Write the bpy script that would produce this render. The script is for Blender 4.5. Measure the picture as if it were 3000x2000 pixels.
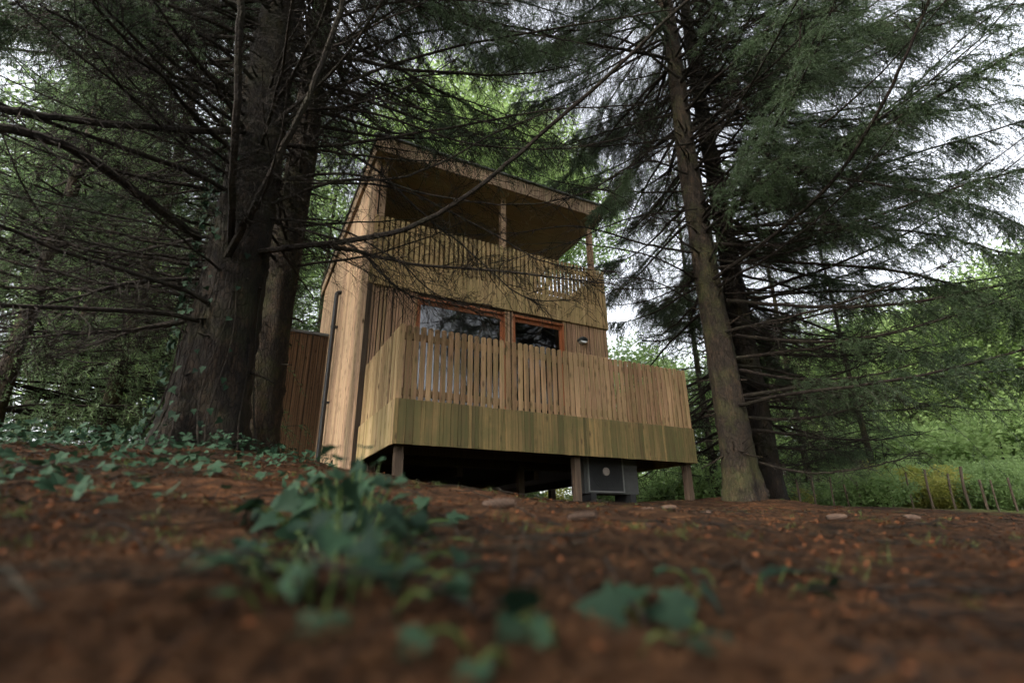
import bpy, math, random
import numpy as np
from mathutils import Matrix, Vector

SC = bpy.context.scene
for o in list(bpy.data.objects):
    bpy.data.objects.remove(o)
COL = SC.collection
R = math.radians

# ------------------------------------------------------------------ camera
CAM = np.array([-1.3075, -4.994, -0.8137])
YAW, PITCH, ROLL = R(-27.6565), R(20.0855), R(0.6485)
FPX = 1529.3 * 2352 / 3000            # focal length in pixels of a 2352 wide picture

def cam_axes():
    cy, sy, cp, sp, cr, sr = math.cos(YAW), math.sin(YAW), math.cos(PITCH), math.sin(PITCH), math.cos(ROLL), math.sin(ROLL)
    Rz = np.array([[cy, -sy, 0], [sy, cy, 0], [0, 0, 1]])
    Rx = np.array([[1, 0, 0], [0, cp, -sp], [0, sp, cp]])
    Ry = np.array([[cr, 0, sr], [0, 1, 0], [-sr, 0, cr]])
    return Rz @ Rx @ Ry
AX = cam_axes()
cd = bpy.data.cameras.new('camera')
cam = bpy.data.objects.new('camera', cd)
COL.objects.link(cam)
M = Matrix.Identity(4)
for i in range(3):
    M[i][0], M[i][1], M[i][2], M[i][3] = AX[i, 0], AX[i, 2], -AX[i, 1], CAM[i]
cam.matrix_world = M
cd.sensor_width = 36
cd.lens = 18.35
cd.clip_start = 0.02
cd.clip_end = 2000
cd.dof.use_dof = True
cd.dof.focus_distance = 6.3
cd.dof.aperture_fstop = 1.4
SC.camera = cam

# ------------------------------------------------------------------ sky and light
SUN_EL, SUN_AZ = R(37), R(252)        # azimuth clockwise from +Y: light from the left
w = bpy.data.worlds.new('World')
SC.world = w
w.use_nodes = True
nt = w.node_tree
bg = nt.nodes['Background']
sky = nt.nodes.new('ShaderNodeTexSky')
sky.sky_type = 'NISHITA'
sky.sun_disc = False
sky.sun_elevation = SUN_EL
sky.sun_rotation = SUN_AZ
sky.air_density = 1.0
sky.dust_density = 3.0
hs = nt.nodes.new('ShaderNodeHueSaturation')
hs.inputs['Saturation'].default_value = 0.22
nt.links.new(sky.outputs[0], hs.inputs['Color'])
nt.links.new(hs.outputs[0], bg.inputs[0])
bg.inputs[1].default_value = 0.15
sl = bpy.data.lights.new('sun', 'SUN')
sl.energy = 1.5
sl.angle = R(14)
sl.color = (1.0, 0.88, 0.74)
so = bpy.data.objects.new('sun', sl)
COL.objects.link(so)
sd = Vector((math.sin(SUN_AZ) * math.cos(SUN_EL), math.cos(SUN_AZ) * math.cos(SUN_EL), math.sin(SUN_EL)))
so.rotation_euler = (-sd).to_track_quat('-Z', 'Y').to_euler()
SC.view_settings.view_transform = 'Standard'
SC.view_settings.look = 'None'
SC.view_settings.exposure = 2.0
SC.view_settings.gamma = 1.0
SC.render.engine = 'CYCLES'
cy_ = SC.cycles
cy_.max_bounces = 5
cy_.diffuse_bounces = 2
cy_.glossy_bounces = 2
cy_.transmission_bounces = 4
cy_.transparent_max_bounces = 6
cy_.caustics_reflective = False
cy_.caustics_refractive = False
cy_.use_denoising = True
cy_.use_adaptive_sampling = True
cy_.adaptive_threshold = 0.03
cy_.sample_clamp_indirect = 6

# ------------------------------------------------------------------ helpers
def ray(u, v):
    """direction of a pixel of the 2352x1568 view"""
    return AX @ np.array([(u - 1176) / FPX, 1.0, (784 - v) / FPX])

def at(u, v, dist):
    d = ray(u, v)
    return CAM + d / math.hypot(d[0], d[1]) * dist

def S(x):
    x = np.clip(x, 0, 1)
    return x * x * (3 - 2 * x)

def gz(x, y):
    x = np.asarray(x, float); y = np.asarray(y, float)
    t = y + 5.0
    b = -0.945 + 0.1 * np.where(t < 5.3, t, 5.3 + 0.25 * (1 - np.exp(-(t - 5.3) / 0.25 * 1.0)) * 0.25)
    b = np.maximum(b, -1.5) - 0.07 * S((y + 3.5) / 2.5) * S((x - 0.2) / 1.5)
    b = b + 0.25 * S((1.1 - x) / 2.6) * S((y + 4.3) / 4.2)
    b = b + 0.32 * S((0.2 - x) / 0.9) * S((y - 0.2) / 2.6)
    b = b + 0.10 * np.exp(-((x - 4.7) ** 2 + (y + 0.1) ** 2) / 0.9)
    b = b + 0.06 * np.exp(-((x + 1.5) ** 2 + (y - 0.2) ** 2) / 0.8)
    b = b + 0.010 * np.sin(x * 5.1 + 1.3 * np.sin(y * 3.7)) * np.cos(y * 4.3 + x) + 0.006 * np.sin(x * 13 + y * 9)
    b = b + 0.004 * np.sin(x * 23 + 2.1 * np.sin(y * 11)) * np.sin(y * 27 + 1.7 * np.sin(x * 9)) + 0.002 * np.sin(x * 47 + y * 31 + 2 * np.sin(y * 17)) + 0.018 * np.sin(x * 3.1 - y * 2.2) * np.sin(y * 5.7 + x * 1.4)
    far = np.maximum(np.hypot(x, y) - 30, 0)
    return b + 0.4 * np.sin(x * 0.05) * np.cos(y * 0.06) * S(far / 40)

class Geo:
    def __init__(s):
        s.v = []; s.f = []; s.n = 0
    def add(s, V, F, mi=0):
        V = np.asarray(V, np.float32).reshape(-1, 3)
        F = np.asarray(F, np.int64)
        s.v.append(V); s.f.append((F + s.n, mi)); s.n += len(V)
    def box(s, x0, x1, y0, y1, z0, z1, mi=0):
        V = [(x, y, z) for x in (x0, x1) for y in (y0, y1) for z in (z0, z1)]
        s.add(V, [(0, 1, 3, 2), (4, 6, 7, 5), (0, 4, 5, 1), (2, 3, 7, 6), (0, 2, 6, 4), (1, 5, 7, 3)], mi)
    def mesh(s, name, mats, smooth=False):
        me = bpy.data.meshes.new(name)
        V = np.concatenate(s.v)
        me.vertices.add(len(V))
        me.vertices.foreach_set('co', V.ravel())
        loops = np.concatenate([f.ravel() for f, _ in s.f])
        tot = np.concatenate([np.full(len(f), f.shape[1], np.int32) for f, _ in s.f])
        mi = np.concatenate([np.full(len(f), m, np.int32) for f, m in s.f])
        me.loops.add(len(loops))
        me.loops.foreach_set('vertex_index', loops.astype(np.int32))
        me.polygons.add(len(tot))
        me.polygons.foreach_set('loop_start', np.concatenate([[0], np.cumsum(tot)[:-1]]).astype(np.int32))
        me.polygons.foreach_set('material_index', mi)
        me.polygons.foreach_set('use_smooth', np.full(len(tot), bool(smooth)))
        me.update(calc_edges=True)
        for m in (mats if isinstance(mats, (list, tuple)) else [mats]):
            me.materials.append(m)
        return me
    def build(s, name, mats, parent=None, smooth=False, loc=None):
        return link(name, s.mesh(name, mats, smooth), parent, loc)

def link(name, me, parent=None, loc=None):
    o = bpy.data.objects.new(name, me)
    COL.objects.link(o)
    if parent is not None:
        o.parent = parent
    if loc is not None:
        o.location = loc
    return o

def thing(name, label, cat, loc=(0, 0, 0), group=None):
    o = link(name, None)
    o.location = loc
    return tag(o, label, cat, group)

def tag(o, label, cat, group=None):
    o['label'] = label
    o['category'] = cat
    if group:
        o['group'] = group
    return o

def norm(a):
    return a / np.maximum(np.linalg.norm(a, axis=-1, keepdims=True), 1e-9)

def tubes(g, P, Rr, ns=3, mi=0):
    """N polylines of K points swept as tubes with ns sides"""
    P = np.asarray(P, float); N, K, _ = P.shape
    Rr = np.broadcast_to(np.asarray(Rr, float), (N, K))
    T = norm(np.gradient(P, axis=1))
    ref = np.where(np.abs(T[..., 2:3]) > 0.9, np.array([1., 0, 0]), np.array([0, 0, 1.]))
    A = norm(np.cross(T, ref)); B = np.cross(A, T)
    a = np.arange(ns) * 2 * math.pi / ns
    V = P[:, :, None] + Rr[:, :, None, None] * (np.cos(a)[:, None] * A[:, :, None] + np.sin(a)[:, None] * B[:, :, None])
    i = np.arange(N)[:, None, None] * K * ns + np.arange(K - 1)[None, :, None] * ns
    j = np.arange(ns)[None, None, :]; j2 = (j + 1) % ns
    F = np.stack([i + j, i + j2, i + ns + j2, i + ns + j], -1).reshape(-1, 4)
    g.add(V, F, mi)

def sample(P, idx, t):
    K = P.shape[1]
    x = np.clip(t, 0, 0.9999) * (K - 1)
    k = x.astype(int); fr = (x - k)[:, None]
    a = P[idx, k]; b = P[idx, k + 1]
    return a * (1 - fr) + b * fr, norm(b - a)

def grow(P, per, rng, t0, t1, L0, L1, ang, droop, K=4, flat=0.35, taper=1.0, wig=0.03, up=0.0):
    """side shoots on N polylines; they leave at ang, mostly sideways, and hang by droop"""
    N = P.shape[0]
    n = N * per
    idx = np.repeat(np.arange(N), per)
    t = t0 + (t1 - t0) * rng.random(n)
    p, T = sample(P, idx, t)
    side = norm(np.cross(T, np.array([0, 0, 1.]) + 0.02 * rng.normal(size=(n, 3))))
    sgn = np.where(rng.random(n) < 0.5, -1, 1)[:, None]
    upv = np.cross(side, T)
    perp = norm(side * sgn + upv * rng.normal(0, flat, (n, 1)))
    a = ang + rng.normal(0, 0.18, (n, 1))
    d = norm(T * np.cos(a) + perp * np.sin(a))
    L = (L0 + (L1 - L0) * rng.random(n)) * (1 - taper * (t - t0) / max(t1 - t0, 1e-6) * 0.75)
    plen = np.linalg.norm(P[:, -1] - P[:, 0], axis=1)[idx]
    s = np.linspace(0, 1, K)
    dr = droop * (0.6 + 0.8 * rng.random(n))
    Q = p[:, None] + d[:, None] * (L[:, None] * s)[..., None]
    Q[..., 2] -= (dr * L)[:, None] * s ** 1.7 - up * L[:, None] * s ** 3
    Q[:, 1:] += rng.normal(0, wig, (n, K - 1, 3)) * L[:, None, None] * s[1:, None]
    return Q

def needles(g, P, M_, L, wd, rng, t0=0.0, spread=0.85, mi=1):
    N = P.shape[0]
    n = N * M_
    idx = np.repeat(np.arange(N), M_)
    t = t0 + (1 - t0) * rng.random(n)
    p, T = sample(P, idx, t)
    rv = norm(rng.normal(size=(n, 3)))
    perp = norm(np.cross(T, rv))
    d = norm(T * math.cos(spread) + perp * math.sin(spread))
    sd_ = norm(np.cross(d, rng.normal(size=(n, 3))))
    Ln = L * (0.7 + 0.6 * rng.random((n, 1)))
    V = np.stack([p - sd_ * wd / 2, p + sd_ * wd / 2, p + d * Ln], 1)
    g.add(V, np.arange(n * 3).reshape(-1, 3), mi)

def spline(pts, K):
    pts = np.asarray(pts, float)
    n = len(pts)
    ext = np.vstack([2 * pts[0] - pts[1], pts, 2 * pts[-1] - pts[-2]])
    x = np.linspace(0, n - 1 - 1e-6, K)
    k = x.astype(int); f = (x - k)[:, None]
    a, b, c, d = ext[k], ext[k + 1], ext[k + 2], ext[k + 3]
    return 0.5 * (2 * b + (c - a) * f + (2 * a - 5 * b + 4 * c - d) * f ** 2 + (3 * b - a - 3 * c + d) * f ** 3)

# ------------------------------------------------------------------ materials
def mat(name):
    m = bpy.data.materials.new(name)
    m.use_nodes = True
    nt = m.node_tree
    return m, nt, nt.nodes['Principled BSDF'], nt.nodes, nt.links

def ramp(nodes, stops):
    r = nodes.new('ShaderNodeValToRGB')
    e = r.color_ramp.elements
    while len(e) < len(stops):
        e.new(0.5)
    for k, (p, c) in enumerate(stops):
        e[k].position = p
        e[k].color = (*c, 1) if len(c) == 3 else c
    return r

def noise(nodes, links, vec, scale, detail=6, rough=0.6):
    n = nodes.new('ShaderNodeTexNoise')
    n.inputs['Scale'].default_value = scale
    n.inputs['Detail'].default_value = detail
    n.inputs['Roughness'].default_value = rough
    if vec is not None:
        links.new(vec, n.inputs['Vector'])
    return n

def mixc(nodes, links, fac, a, b, mode='MIX'):
    m = nodes.new('ShaderNodeMix')
    m.data_type = 'RGBA'
    m.blend_type = mode
    for sock, val in ((m.inputs['Factor'], fac), (m.inputs['A'], a), (m.inputs['B'], b)):
        if hasattr(val, 'is_linked'):
            links.new(val, sock)
        elif isinstance(val, (int, float)):
            sock.default_value = val
        else:
            sock.default_value = (*val, 1)
    return m.outputs['Result']

def bump(nodes, links, bs, h, strength, dist):
    b = nodes.new('ShaderNodeBump')
    b.inputs['Strength'].default_value = strength
    b.inputs['Distance'].default_value = dist
    links.new(h, b.inputs['Height'])
    links.new(b.outputs[0], bs.inputs['Normal'])

def wood(name, c_lo, c_mid, c_hi, algae=0.0, algae_col=(0.10, 0.105, 0.03), rough=0.8, grain=(62, 62, 1.7), knots=True, con=1.0, bmp=0.3):
    c_lo, c_mid, c_hi, algae_col = (tuple(0.88 * v for v in c) for c in (c_lo, c_mid, c_hi, algae_col))   # all timber colours darkened evenly to suit the exposure
    m, nt, bs, N, Lk = mat(name)
    geo = N.new('ShaderNodeNewGeometry')
    oi = N.new('ShaderNodeObjectInfo')
    mp = N.new('ShaderNodeMapping')
    mp.inputs['Scale'].default_value = grain
    off = N.new('ShaderNodeVectorMath'); off.operation = 'MULTIPLY_ADD'
    Lk.new(oi.outputs['Random'], off.inputs[0])
    off.inputs[1].default_value = (7, 5, 11)
    Lk.new(geo.outputs['Position'], off.inputs[2])
    Lk.new(off.outputs[0], mp.inputs['Vector'])
    n1 = noise(N, Lk, mp.outputs[0], 1.0, 8, 0.65)
    tint = ramp(N, [(0.0, c_lo), (0.5, c_mid), (1.0, c_hi)])
    Lk.new(oi.outputs['Random'], tint.inputs[0])
    g = ramp(N, [(0.30, tuple(1 - con * v for v in (0.58, 0.62, 0.66))), (0.50, (0.95, 0.95, 0.95)), (0.72, tuple(1 + con * v for v in (0.3, 0.24, 0.15)))])
    Lk.new(n1.outputs['Fac'], g.inputs[0])
    col = mixc(N, Lk, 1.0, tint.outputs[0], g.outputs[0], 'MULTIPLY')
    if knots:
        mk = N.new('ShaderNodeMapping'); mk.inputs['Scale'].default_value = (13, 13, 5.0)
        Lk.new(off.outputs[0], mk.inputs['Vector'])
        vo = N.new('ShaderNodeTexVoronoi'); vo.inputs['Scale'].default_value = 1.0
        Lk.new(mk.outputs[0], vo.inputs['Vector'])
        kr = ramp(N, [(0.08, (1, 1, 1)), (0.27, (0, 0, 0))])
        Lk.new(vo.outputs['Distance'], kr.inputs[0])
        col = mixc(N, Lk, kr.outputs[0], col, (0.06, 0.032, 0.014))
    if algae > 0:
        n2 = noise(N, Lk, geo.outputs['Position'], 3.2, 5, 0.7)
        mp3 = N.new('ShaderNodeMapping'); mp3.inputs['Scale'].default_value = (26, 26, 1.2)
        Lk.new(off.outputs[0], mp3.inputs['Vector'])
        n3 = noise(N, Lk, mp3.outputs[0], 1.0, 3, 0.5)
        ad = N.new('ShaderNodeMath'); ad.operation = 'ADD'
        Lk.new(n2.outputs['Fac'], ad.inputs[0]); Lk.new(n3.outputs['Fac'], ad.inputs[1])
        lo = 1.14 - 0.42 * algae
        ar = ramp(N, [(max(lo - 0.16, 0) / 2 + 0.0, (0, 0, 0)), (min((lo + 0.32) / 2, 1), (algae, algae, algae))])
        hf = N.new('ShaderNodeMath'); hf.operation = 'MULTIPLY'; hf.inputs[1].default_value = 0.5
        Lk.new(ad.outputs[0], hf.inputs[0])
        Lk.new(hf.outputs[0], ar.inputs[0])
        col = mixc(N, Lk, ar.outputs[0], col, algae_col)
    Lk.new(col, bs.inputs['Base Color'])
    bs.inputs['Roughness'].default_value = rough
    bs.inputs['Specular IOR Level'].default_value = 0.25
    bump(N, Lk, bs, n1.outputs['Fac'], bmp, 0.004)
    return m

def plain(name, c, rough=0.7, metal=0.0, var=0.15, scale=8):
    m, nt, bs, N, Lk = mat(name)
    geo = N.new('ShaderNodeNewGeometry')
    n1 = noise(N, Lk, geo.outputs['Position'], scale, 5)
    r = ramp(N, [(0.3, tuple(x * (1 - var) for x in c)), (0.7, tuple(min(x * (1 + var), 1) for x in c))])
    Lk.new(n1.outputs['Fac'], r.inputs[0])
    Lk.new(r.outputs[0], bs.inputs['Base Color'])
    bs.inputs['Roughness'].default_value = rough
    bs.inputs['Metallic'].default_value = metal
    return m

def leafmat(name, c0, c1, trans=0.35, rough=0.55, scale=2.0, gloss=True, spec=None):
    m, nt, bs, N, Lk = mat(name)
    geo = N.new('ShaderNodeNewGeometry')
    oi = N.new('ShaderNodeObjectInfo')
    n1 = noise(N, Lk, geo.outputs['Position'], scale, 4)
    ad = N.new('ShaderNodeMath'); ad.operation = 'MULTIPLY_ADD'
    Lk.new(oi.outputs['Random'], ad.inputs[0]); ad.inputs[1].default_value = 0.5
    Lk.new(n1.outputs['Fac'], ad.inputs[2])
    r = ramp(N, [(0.35, c0), (1.0, c1)])
    Lk.new(ad.outputs[0], r.inputs[0])
    Lk.new(r.outputs[0], bs.inputs['Base Color'])
    bs.inputs['Roughness'].default_value = rough
    bs.inputs['Specular IOR Level'].default_value = spec if spec is not None else (0.3 if gloss else 0.1)
    tr = N.new('ShaderNodeBsdfTranslucent')
    Lk.new(r.outputs[0], tr.inputs['Color'])
    mx = N.new('ShaderNodeMixShader'); mx.inputs[0].default_value = trans
    Lk.new(bs.outputs[0], mx.inputs[1]); Lk.new(tr.outputs[0], mx.inputs[2])
    Lk.new(mx.outputs[0], nt.nodes['Material Output'].inputs['Surface'])
    return m

def barkmat(name, c0, c1, c2, moss=(0.06, 0.07, 0.02), mossf=0.5, scale=1.0):
    m, nt, bs, N, Lk = mat(name)
    geo = N.new('ShaderNodeNewGeometry')
    mp = N.new('ShaderNodeMapping'); mp.inputs['Scale'].default_value = (24 * scale, 24 * scale, 9 * scale)
    Lk.new(geo.outputs['Position'], mp.inputs['Vector'])
    n0 = noise(N, Lk, mp.outputs[0], 0.7, 6, 0.7)
    wv = mixc(N, Lk, 0.75, mp.outputs[0], n0.outputs['Color'], 'ADD')
    vo = N.new('ShaderNodeTexVoronoi'); vo.feature = 'DISTANCE_TO_EDGE'
    vo.inputs['Scale'].default_value = 1.35
    Lk.new(wv, vo.inputs['Vector'])
    cr = ramp(N, [(0.0, (0.5, 0.5, 0.5)), (0.10, (0.85, 0.85, 0.85)), (0.5, (1, 1, 1))])
    Lk.new(vo.outputs['Distance'], cr.inputs[0])
    n1 = noise(N, Lk, mp.outputs[0], 0.5, 8, 0.7)
    r = ramp(N, [(0.3, c0), (0.5, c1), (0.72, c2)])
    Lk.new(n1.outputs['Fac'], r.inputs[0])
    col = mixc(N, Lk, 1.0, r.outputs[0], cr.outputs[0], 'MULTIPLY')
    n2 = noise(N, Lk, geo.outputs['Position'], 2.3, 6, 0.7)
    mr = ramp(N, [(0.48, (0, 0, 0)), (0.68, (mossf, mossf, mossf))])
    Lk.new(n2.outputs['Fac'], mr.inputs[0])
    col = mixc(N, Lk, mr.outputs[0], col, moss)
    Lk.new(col, bs.inputs['Base Color'])
    bs.inputs['Roughness'].default_value = 0.9
    bs.inputs['Specular IOR Level'].default_value = 0.15
    h = mixc(N, Lk, 0.5, cr.outputs[0], n1.outputs['Color'])
    bump(N, Lk, bs, h, 1.0, 0.035)
    return m

W_PICKET = wood('weathered_picket_wood', (0.15, 0.082, 0.045), (0.235, 0.138, 0.078), (0.30, 0.19, 0.105), algae=0.45)
W_BAND = wood('algae_stained_band_wood', (0.065, 0.045, 0.019), (0.15, 0.10, 0.042), (0.25, 0.162, 0.068), algae=0.7, algae_col=(0.062, 0.064, 0.020))
W_SIDE = wood('left_cladding_wood', (0.48, 0.31, 0.20), (0.66, 0.45, 0.30), (0.74, 0.54, 0.34), algae=0.25)
W_SIDING = wood('narrow_siding_wood', (0.33, 0.20, 0.125), (0.44, 0.27, 0.175), (0.40, 0.28, 0.155), algae=0.2, knots=False)
W_ANNEX = wood('dark_annex_siding_wood', (0.16, 0.095, 0.055), (0.19, 0.115, 0.068), (0.21, 0.13, 0.078), algae=0.15)
W_SOFFIT = wood('soffit_board_wood', (0.50, 0.35, 0.235), (0.56, 0.40, 0.27), (0.55, 0.41, 0.28), grain=(1.2, 210, 210), knots=False, con=0.4, bmp=0.05)
W_FASCIA = wood('fascia_batten_wood', (0.34, 0.23, 0.16), (0.40, 0.28, 0.20), (0.42, 0.31, 0.21), algae=0.15)
W_POST = wood('post_wood', (0.40, 0.26, 0.17), (0.44, 0.29, 0.19), (0.42, 0.28, 0.18))
W_FLOOR = wood('balcony_floor_wood', (0.38, 0.26, 0.16), (0.44, 0.30, 0.19), (0.42, 0.30, 0.19), grain=(1.7, 62, 62), knots=False)
W_FRAME = wood('orange_window_frame_wood', (0.30, 0.10, 0.04), (0.33, 0.11, 0.045), (0.34, 0.13, 0.05), knots=False, rough=0.55)
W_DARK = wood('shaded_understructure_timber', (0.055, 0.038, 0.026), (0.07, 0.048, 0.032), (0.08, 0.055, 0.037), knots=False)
M_ROOFTOP = plain('grey_roof_membrane', (0.12, 0.13, 0.13), 0.6)
M_PIPE = plain('black_drainpipe_plastic', (0.018, 0.019, 0.02), 0.45)
M_LAMP = plain('dark_lamp_metal', (0.02, 0.025, 0.028), 0.4)
M_LENS = plain('pale_lamp_diffuser', (0.6, 0.62, 0.62), 0.3)
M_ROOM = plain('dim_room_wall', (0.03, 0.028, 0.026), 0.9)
M_AC = plain('grey_painted_steel', (0.036, 0.036, 0.033), 0.8)
M_ACD = plain('dark_grille', (0.008, 0.008, 0.008), 0.85)
M_ACF = plain('pale_grey_grille_trim', (0.11, 0.11, 0.10), 0.6)
M_BADGE = plain('pale_fan_hub', (0.2, 0.165, 0.14), 0.5)
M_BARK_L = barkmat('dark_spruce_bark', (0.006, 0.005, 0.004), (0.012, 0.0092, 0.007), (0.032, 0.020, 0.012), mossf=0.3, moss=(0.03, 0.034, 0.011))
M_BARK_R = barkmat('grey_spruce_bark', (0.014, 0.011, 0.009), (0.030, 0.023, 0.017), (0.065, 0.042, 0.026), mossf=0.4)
M_TWIG = barkmat('twig_bark', (0.009, 0.007, 0.006), (0.017, 0.013, 0.010), (0.034, 0.025, 0.018), moss=(0.028, 0.030, 0.016), mossf=0.4)
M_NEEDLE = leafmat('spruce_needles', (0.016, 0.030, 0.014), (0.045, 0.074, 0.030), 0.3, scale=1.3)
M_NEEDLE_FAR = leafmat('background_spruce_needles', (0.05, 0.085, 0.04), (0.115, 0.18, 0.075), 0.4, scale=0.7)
M_LEAF = leafmat('broad_leaves', (0.13, 0.20, 0.07), (0.30, 0.42, 0.16), 0.55, scale=0.8)
M_LEAFY = leafmat('yellow_green_leaves', (0.20, 0.25, 0.05), (0.42, 0.38, 0.10), 0.5, scale=0.9)
M_IVY = leafmat('ivy_leaves', (0.003, 0.009, 0.006), (0.018, 0.040, 0.021), 0.15, rough=0.7, scale=4, spec=0.1)
M_GRASS = leafmat('fresh_grass', (0.03, 0.06, 0.012), (0.08, 0.12, 0.028), 0.4, scale=3)
M_LITTER = leafmat('fallen_needles', (0.013, 0.0065, 0.0035), (0.165, 0.078, 0.033), 0.1, rough=0.8, scale=45, gloss=False)
M_DEADLEAF = leafmat('fallen_leaves', (0.004, 0.0025, 0.0015), (0.15, 0.058, 0.025), 0.1, rough=0.85, scale=70, spec=0.05)
M_CONE = plain('spruce_cone_scales', (0.062, 0.036, 0.022), 0.85, var=0.5, scale=90)
M_CONE_DARK = plain('spruce_cone_inner_scales', (0.032, 0.018, 0.011), 0.9, var=0.4, scale=60)
M_FENCE = wood('grey_fence_wood', (0.09, 0.065, 0.045), (0.13, 0.095, 0.065), (0.11, 0.08, 0.055), knots=False)
M_GRAVEL = plain('pale_gravel', (0.42, 0.38, 0.36), 0.9, scale=30)

# glass: fresnel mirror over a clear, slightly dark sheet
m, nt_, bs, N, Lk = mat('window_glass')
tr = N.new('ShaderNodeBsdfTransparent'); tr.inputs[0].default_value = (0.22, 0.24, 0.24, 1)
gl = N.new('ShaderNodeBsdfGlossy'); gl.inputs['Roughness'].default_value = 0.01
fr = N.new('ShaderNodeFresnel'); fr.inputs[0].default_value = 2.1
mx = N.new('ShaderNodeMixShader')
Lk.new(fr.outputs[0], mx.inputs[0]); Lk.new(tr.outputs[0], mx.inputs[1]); Lk.new(gl.outputs[0], mx.inputs[2])
Lk.new(mx.outputs[0], nt_.nodes['Material Output'].inputs['Surface'])
M_GLASS = m
m, nt_, bs, N, Lk = mat('inner_glass_face')
tr = N.new('ShaderNodeBsdfTransparent'); tr.inputs[0].default_value = (0.8, 0.84, 0.84, 1)
Lk.new(tr.outputs[0], nt_.nodes['Material Output'].inputs['Surface'])
M_GLASS_IN = m

# forest floor
m, nt_, bs, N, Lk = mat('forest_floor')
geo = N.new('ShaderNodeNewGeometry')
n1 = noise(N, Lk, geo.outputs['Position'], 14, 10, 0.75)
n2 = noise(N, Lk, geo.outputs['Position'], 1.1, 5, 0.6)
n3 = noise(N, Lk, geo.outputs['Position'], 95, 4, 0.7)
r1 = ramp(N, [(0.34, (0.006, 0.0035, 0.002)), (0.5, (0.032, 0.0175, 0.0092)), (0.64, (0.092, 0.049, 0.023))])
Lk.new(n1.outputs['Fac'], r1.inputs[0])
r2 = ramp(N, [(0.36, (0.42, 0.45, 0.42)), (0.50, (0.9, 0.85, 0.8)), (0.64, (1.35, 1.15, 1.0))])
Lk.new(n2.outputs['Fac'], r2.inputs[0])
c = mixc(N, Lk, 1.0, r1.outputs[0], r2.outputs[0], 'MULTIPLY')
r3 = ramp(N, [(0.35, (0.6, 0.6, 0.6)), (0.65, (1.35, 1.3, 1.25))])
Lk.new(n3.outputs['Fac'], r3.inputs[0])
c = mixc(N, Lk, 1.0, c, r3.outputs[0], 'MULTIPLY')
n4 = noise(N, Lk, geo.outputs['Position'], 0.35, 4)
# beyond the needle carpet the ground is grassy
ln = N.new('ShaderNodeVectorMath'); ln.operation = 'LENGTH'
Lk.new(geo.outputs['Position'], ln.inputs[0])
mm = N.new('ShaderNodeMapRange'); mm.inputs['From Min'].default_value = 8; mm.inputs['From Max'].default_value = 13
Lk.new(ln.outputs['Value'], mm.inputs['Value'])
rg = ramp(N, [(0.4, (0.07, 0.10, 0.025)), (0.62, (0.17, 0.20, 0.06))])
Lk.new(n1.outputs['Fac'], rg.inputs[0])
c = mixc(N, Lk, mm.outputs[0], c, rg.outputs[0])
Lk.new(c, bs.inputs['Base Color'])
bs.inputs['Roughness'].default_value = 0.95
bs.inputs['Specular IOR Level'].default_value = 0.1
bump(N, Lk, bs, n1.outputs['Fac'], 0.9, 0.03)
M_GROUND = m

# ------------------------------------------------------------------ ground
xs = np.concatenate([-np.geomspace(7, 400, 22)[::-1], np.linspace(-6.9, 8.9, 420), np.geomspace(9, 400, 22)])
ys = np.concatenate([-np.geomspace(7, 400, 18)[::-1], np.linspace(-6.9, 9.9, 445), np.geomspace(10, 400, 22)])
X, Y = np.meshgrid(xs, ys, indexing='ij')
Z = gz(X, Y)
nx, ny = len(xs), len(ys)
g = Geo()
i = np.arange(nx - 1)[:, None] * ny + np.arange(ny - 1)[None, :]
g.add(np.stack([X, Y, Z], -1), np.stack([i, i + ny, i + ny + 1, i + 1], -1).reshape(-1, 4))
ground = g.build('ground', M_GROUND, smooth=True)
ground['kind'] = 'structure'

# ------------------------------------------------------------------ cabin
rng = np.random.default_rng(11)
XL, XR, YH, YB = -0.066, 4.13, 1.75, 6.60     # cabin box
ZUB, ZUT, ZRT = 2.489, 2.90, 3.62              # upper band bottom, top, rail top
ZFB, ZFT, YR = 4.607, 4.866, 1.56              # fascia bottom, top, roof front
W = 4.0
cabin = thing('timber_cabin', 'two-storey timber cabin on stilts with picket balcony and flat roof', 'cabin', (0, 0, 0))

def board_mesh(name, w_, t_, h_, m, round_top=False, bev=0.004):
    """upright board, base at z=0, centred on x, front face at y=0"""
    g = Geo()
    if round_top:
        rr = w_ * 0.42
        prof = [(-w_ / 2, 0), (w_ / 2, 0), (w_ / 2, h_ - rr * 0.7)]
        for k in range(1, 6):
            a = k / 6 * math.pi
            prof.append((w_ / 2 * math.cos(a) if False else (w_ / 2) * math.cos(a) ** 1.0, h_ - rr * 0.7 + rr * 0.7 * math.sin(a)))
        prof.append((-w_ / 2, h_ - rr * 0.7))
    else:
        prof = [(-w_ / 2, 0), (w_ / 2, 0), (w_ / 2, h_), (-w_ / 2, h_)]
    n = len(prof)
    # front ring inset by a small bevel, then full outline, then back
    cx = 0; cz = h_ / 2
    V = []
    for (x, z) in prof:
        V.append((x - math.copysign(bev, x) if abs(x) > bev else x, 0, z - (bev if z > cz else -bev)))
    for (x, z) in prof:
        V.append((x, bev, z))
    for (x, z) in prof:
        V.append((x, t_, z))
    g.add(V, [list(range(n))])
    g.add(V, [list(range(3 * n - 1, 2 * n - 1, -1))])
    q = []
    for a in (0, n):
        for k in range(n):
            k2 = (k + 1) % n
            q.append((a + k2, a + k, a + n + k, a + n + k2))
    g.add(V, q)
    return g.mesh(name, m)

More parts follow.
